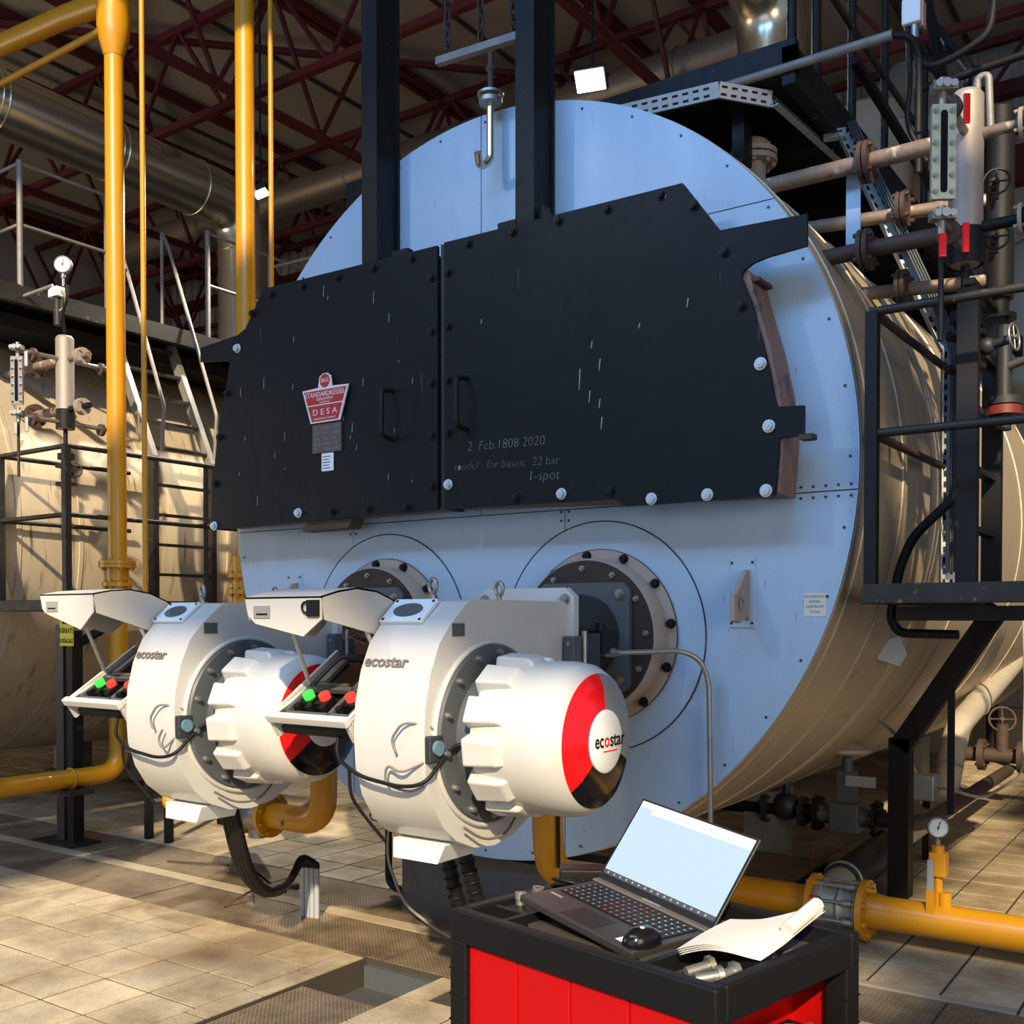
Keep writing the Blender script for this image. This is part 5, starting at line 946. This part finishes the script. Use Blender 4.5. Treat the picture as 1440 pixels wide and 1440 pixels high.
for a in (-1, 1):
    for b in (-1, 1):
        a0, a1 = sorted((a*HL, a*(HL-.055))); b0, b1 = sorted((b*HW, b*(HW-.055))); po = mk('corner_post', cbox(G(), a0, a1, b0, b1, .10, ZT-.07), PLASTIC, K, bevel=.006)
        for z in (.60, .66, .72): mk('post_notch', cbox(G(), a0-.001, a1+.001, b0-.001, b1+.001, z, z+.003), RUBBER, po)
        mk('castor', G().cyl(cp(a*.33-.012, b*.22, .05), cp(a*.33+.012, b*.22, .05), .05, n=20).cyl(cp(a*.33, b*.22, .05), cp(a*.33, b*.22, .11), .012), RUBBER, K)
wd = (2*HL-.11)/4
for k in range(4): mk('red_panel', cbox(G(), -HL+.055+k*wd+.002, -HL+.055+(k+1)*wd-.002, -HW+.012, -HW+.03, .14, ZT-.075), RED, K, bevel=.003)
for k in range(4): mk('red_panel', cbox(G(), -HL+.055+k*wd+.002, -HL+.055+(k+1)*wd-.002, HW-.03, HW-.012, .14, ZT-.075), RED, K)
mk('side_panel', cbox(G(), HL-.16, HL-.145, -HW+.03, HW-.03, .14, ZT-.075), RED, K); mk('side_panel', cbox(G(), -HL+.012, -HL+.03, -HW+.055, HW-.055, .14, ZT-.075), RED, K)
mk('side_shelf', cbox(G(), HL-.145, HL-.01, -HW+.055, HW-.055, .60, .62), RED, K); mk('shelf_tray', cbox(G(), HL-.14, HL-.02, -HW+.06, HW-.06, .62, .645), PLASTIC, K); mk('bottom_frame', cbox(G(), -HL, HL, -HW, HW, .10, .14), PLASTIC, K)
# laptop, its left side propped up
fl, fr2, hl, tl = V((-1.371, 1.996, .895)), V((-1.018, 1.889, .851)), V((-1.312, 2.237, .893)), V((-1.256, 2.366, 1.085))
lu = (fr2-fl).normalized(); lv = (hl-fl); lv = (lv-lu*lv.dot(lu)).normalized(); ln = lu.cross(lv); WL, DL_, HLp = .372, .25, .232
LPT = thing('laptop', tuple(fl-ln*.02), 'open grey laptop with bright screen on the tool cart', 'laptop')
def lp(a, b, d, bu=lu, bv=lv, bn=ln, o=fl): return o+bu*a+bv*b+bn*d
def lbox(g, a0, a1, b0, b1, d0, d1, *ax):
    vs = [lp(a, b, d, *ax) for d in (d0, d1) for a, b in ((a0, b0), (a1, b0), (a1, b1), (a0, b1))]
    return g.raw(vs, [(0, 3, 2, 1), (4, 5, 6, 7), (0, 1, 5, 4), (1, 2, 6, 5), (2, 3, 7, 6), (3, 0, 4, 7)])
LAPT = mat('laptop_shell', (.045, .042, .040), .38, .3, .6, 10, (.035, .033, .032)); LAPK = mat('laptop_key', (.012, .012, .014), .45); LAPS = mat('laptop_hinge_silver', (.16, .145, .13), .4, .4)
mk('base', lbox(G(), 0, WL, 0, DL_, -.018, 0), LAPT, LPT, bevel=.003); mk('keyboard_well', lbox(G(), .02, WL-.02, .105, .225, 0, .0006), RUBBER, LPT); mk('touchpad', lbox(G(), .13, .235, .012, .085, 0, .0008), LAPK, LPT)
kb = G(); kr = G()
for r_ in range(6):
    for c_ in range(17):
        x = .023+c_*.0193; y = .108+r_*.0193
        lbox(kb, x, x+.0163, y, y+.0163, .0006, .0028)
KEYS = mk('keys', kb, LAPK, LPT, kind='stuff')
for c_, m_ in ((range(0, 6), mat('key_light_blue', (.1, .2, .25), .5, emit=(.25, .55, .75), estr=.2)), (range(6, 12), mat('key_light_red', (.3, .05, .06), .5, emit=(.9, .18, .2), estr=.25)), (range(12, 17), mat('key_light_white', (.3, .3, .3), .5, emit=(.6, .65, .65), estr=.1))):
    kl = G()
    for r_ in range(6):
        for c in c_: x = .028+c*.0193; y = .113+r_*.0193; lbox(kl, x, x+.0045, y, y+.0045, .0028, .0031)
    mk('key_legends', kl, m_, LPT, kind='stuff')
mk('hinge_cover', lbox(G(), .0, WL, DL_-.022, DL_, 0, .006), LAPS, LPT, bevel=.002)
su = lu; sv_ = (tl-hl); sv_ = (sv_-su*sv_.dot(su)).normalized(); sn = su.cross(sv_); so = fl+lv*(DL_-.004)+ln*.004
SA = (su, sv_, sn, so)
mk('screen_lid', lbox(G(), 0, WL, .004, HLp, -.007, 0, *SA), LAPT, LPT, bevel=.002); mk('bezel', lbox(G(), .002, WL-.002, .006, HLp-.002, 0, .0012, *SA), RUBBER, LPT)
scm = mat('screen_white', (.02, .02, .02), .5, emit=(.62, .80, .95), estr=1.0, spec=.1); sc2 = mat('screen_cream', (.1, .1, .1), .4, emit=(.95, .86, .74), estr=1.0); sc3 = mat('screen_line', (.1, .1, .1), .4, emit=(.40, .56, .70), estr=1.0); sc4 = mat('screen_taskbar', (.02, .02, .02), .4, emit=(.03, .035, .045), estr=1)
D = mk('display', lbox(G(), .007, WL-.007, .030, HLp-.006, .0012, .0016, *SA), scm, LPT)
mk('display_title', lbox(G(), .007, WL-.007, HLp-.022, HLp-.006, .0016, .0018, *SA), mat('screen_title', (.1, .1, .1), .4, emit=(.92, .95, .97), estr=.85), D); mk('display_ribbon', lbox(G(), .05, WL-.007, HLp-.033, HLp-.024, .0016, .0018, *SA), sc2, D); mk('display_taskbar', lbox(G(), .007, WL-.007, .018, .030, .0012, .0018, *SA), sc4, D)
dl = G()
for k in range(7): lbox(dl, .05+.03*(k % 2), .11+.04*(k % 3), .055+k*.018, .0562+k*.018, .0016, .0018, *SA)
for a in (.045, .16, .25): lbox(dl, a, a+.0012, .045, HLp-.04, .0016, .0018, *SA)
for b in (.05, .115, .17): lbox(dl, .045, WL-.02, b, b+.0012, .0016, .0018, *SA)
mk('display_lines', dl, sc3, D)
di = G()
for k in range(16): lbox(di, .02+k*.021, .026+k*.021, .0215, .0265, .0018, .0020, *SA)
mk('taskbar_icons', di, mat('screen_icon', (.1, .1, .1), .4, emit=(.5, .55, .6), estr=.5), D)
mk('keyboard_sticker', lbox(G(), .30, .33, .02, .05, 0, .0006), GAUGEW, LPT); mk('badge', lbox(G(), .02, .06, .075, .083, 0, .0006), GALV, LPT); mk('hinge_label', lbox(G(), .16, .215, DL_-.012, DL_-.003, .006, .0066), GALV, LPT)
# mouse
mc_ = lp(.345, .055, 0); MO = thing('computer_mouse', tuple(mc_), 'black computer mouse at the front corner of the laptop', 'mouse')
ms = G(); vs = []; n1, n2 = 10, 20
for j in range(n1+1):
    t = j/n1*PI/2
    for i in range(n2):
        a = 2*PI*i/n2; rr = 1/((abs(math.cos(a))**2.6+abs(math.sin(a))**2.6)**(1/2.6)); vs.append(mc_ + lu*.030*rr*math.cos(a)*math.cos(t)**.6 + lv*.048*rr*math.sin(a)*math.cos(t)**.6 + ln*(.001+.034*math.sin(t)))
ms.raw(vs, [(j*n2+i, j*n2+(i+1) % n2, (j+1)*n2+(i+1) % n2, (j+1)*n2+i) for j in range(n1) for i in range(n2)], True)
mk('shell', ms, mat('gloss_black', (.006, .006, .007), .18), MO); mk('logo', G().cyl(mc_+ln*.0345-lv*.004, mc_+ln*.0358-lv*.004, .005, n=14), GAUGEW, MO); mk('wheel', G().cyl(mc_+lv*.028-lu*.003+ln*.026, mc_+lv*.028+lu*.003+ln*.026, .008, n=12), RUBBER, MO)
# papers
PG = thing('paper_stack', (-.84, 2.03, ZT), 'loose cream sheets of paper lying on the right of the cart', 'paper')
Q = [V((-.925, 1.900, .868)), V((-.785, 1.975, .867)), V((-.905, 2.125, .880)), V((-.728, 2.195, .905))]
for s_ in range(4):
    vs = []; nx = ny = 12; off = V((.004*s_, -.003*s_, -.0022*s_+.003))
    for j in range(ny+1):
        for i in range(nx+1):
            a, b = i/nx, j/ny; p = Q[0]*(1-a)*(1-b)+Q[1]*a*(1-b)+Q[2]*(1-a)*b+Q[3]*a*b
            vs.append(p+off+V((0, 0, .010*math.sin(a*PI)*(1-b) + .018*max(0, a+b-1.35) + .004*math.sin(5*a+3*b))))
    mk('sheet', G().raw(vs, [(j*(nx+1)+i, j*(nx+1)+i+1, (j+1)*(nx+1)+i+1, (j+1)*(nx+1)+i) for j in range(ny) for i in range(nx)], True), PAPER, PG)
mk('folded_roll', G().tube([Q[1].lerp(Q[3], .45)+V((.0, 0, .012)), Q[1].lerp(Q[3], .75)+V((0, 0, .022)), Q[3]+V((-.01, .0, .020))], .016, 10), PAPER, PG)
# charger
CH = thing('laptop_charger', tuple(cp(-.30, .20, ZT)), 'black laptop power brick with coiled cable at the back left of the cart', 'charger')
ob = Matrix((cu*math.cos(.75)+cw*math.sin(.75), cw*math.cos(.75)-cu*math.sin(.75), V((0, 0, 1)))).transposed()
mk('brick', G().obox(cp(-.315, .155, ZT+.020), (.155, .075, .038), ob), PLASTIC, CH, bevel=.006)
cg = G()
for k in range(4): cg.tube([cp(-.305+.045*math.cos(t)+.008*k, .06+.035*math.sin(t)-.006*k, ZT+.004+.007*k+.012*math.sin(t+k)) for t in [2*PI*j/16 for j in range(16)]], .0045, 6, closed=True)
cg.tube([cp(-.25, .13, ZT+.02), cp(-.20, .17, ZT+.05), cp(-.12, .15, ZT+.04), cp(-.08, .14, ZT+.045)], .0045, 6, .03); cg.tube([cp(-.30, .20, ZT+.02), cp(-.34, .16, ZT+.02), cp(-.40, .2, ZT-.1), cp(-.52, .3, ZT-.5)], .005, 6, .05)
mk('cable', cg, RUBBER, CH); mk('cord_grip', G().cyl(cp(-.27, .21, ZT+.02), cp(-.24, .235, ZT+.02), .007, n=8), RUBBER, CH)
def sock(c, r, h, ax, label, cat='socket'):
    d, u, w = frame(ax); o = thing('hex_socket' if cat == 'socket' else 'hex_bolt', tuple(c), label, cat); c = V(c)
    if cat == 'socket': mk('barrel', G().lathe([(r*.7, h-.004), (r*.7, h), (r, h), (r, h*.45), (r*.82, h*.4), (r*.82, 0), (0, 0)], c, ax, n=20), STEEL, o)
    else: mk('head', G().cyl(c+d*h, c+d*(h+.012), r*1.75, n=6), STEEL, o); mk('shank', G().cyl(c, c+d*h, r, n=14), STEEL, o)
zz = ZT-.03
sock(cp(.225, -.155, zz), .0115, .05, cu*.4+cw*.9+V((0, 0, .15)), 'big hex bolt lying leftmost in the front tray pocket', 'bolt'); sock(cp(.262, -.175, zz), .0115, .045, cu*.6+cw*.8+V((0, 0, .12)), 'hex bolt lying in the middle of the front tray pocket', 'bolt'); sock(cp(.285, -.15, zz), .0115, .05, cu*.3+cw*.95+V((0, 0, .15)), 'hex bolt lying rightmost in the front tray pocket', 'bolt')
sock(cp(.27, .035, zz), .013, .035, cu*.9+cw*.3+V((0, 0, .1)), 'chrome socket lying left of the pair by the papers'); sock(cp(.315, .045, zz), .013, .033, cu*.4+cw*.8+V((0, 0, .3)), 'chrome socket lying right of the pair by the papers')
sock(cp(-.305, -.045, ZT-.012), .014, .036, (.1, 0, 1), 'shiny socket standing at the back of the left tray pocket'); sock(cp(-.312, -.095, ZT-.012), .014, .03, (0, .1, 1), 'shiny socket standing at the front of the left tray pocket'); sock(cp(-.272, -.085, ZT-.012), .011, .024, (.5, .4, .3), 'small shiny fitting tipped over in the left tray pocket')
wr = thing('ratchet_wrench', tuple(cp(HL-.08, -.02, .65)), 'chrome ratchet wrench on the side shelf of the cart', 'wrench')
mk('head', G().cyl(cp(HL-.09, -.06, .672), cp(HL-.09, -.045, .705), .024, n=20), GALV, wr); mk('handle', G().tube([cp(HL-.09, -.05, .685), cp(HL-.06, .06, .675), cp(HL-.05, .15, .668)], .010, 10), SILVER, wr)
mk('coiled_wire', G().tube([cp(HL-.07+.04*math.cos(t), .10+.05*math.sin(t), .655+.003*k) for k in range(3) for t in [2*PI*j/14+.1*k for j in range(14)]], .0035, 6), WIRE, None, 'small coil of grey wire on the side shelf of the cart', 'wire')
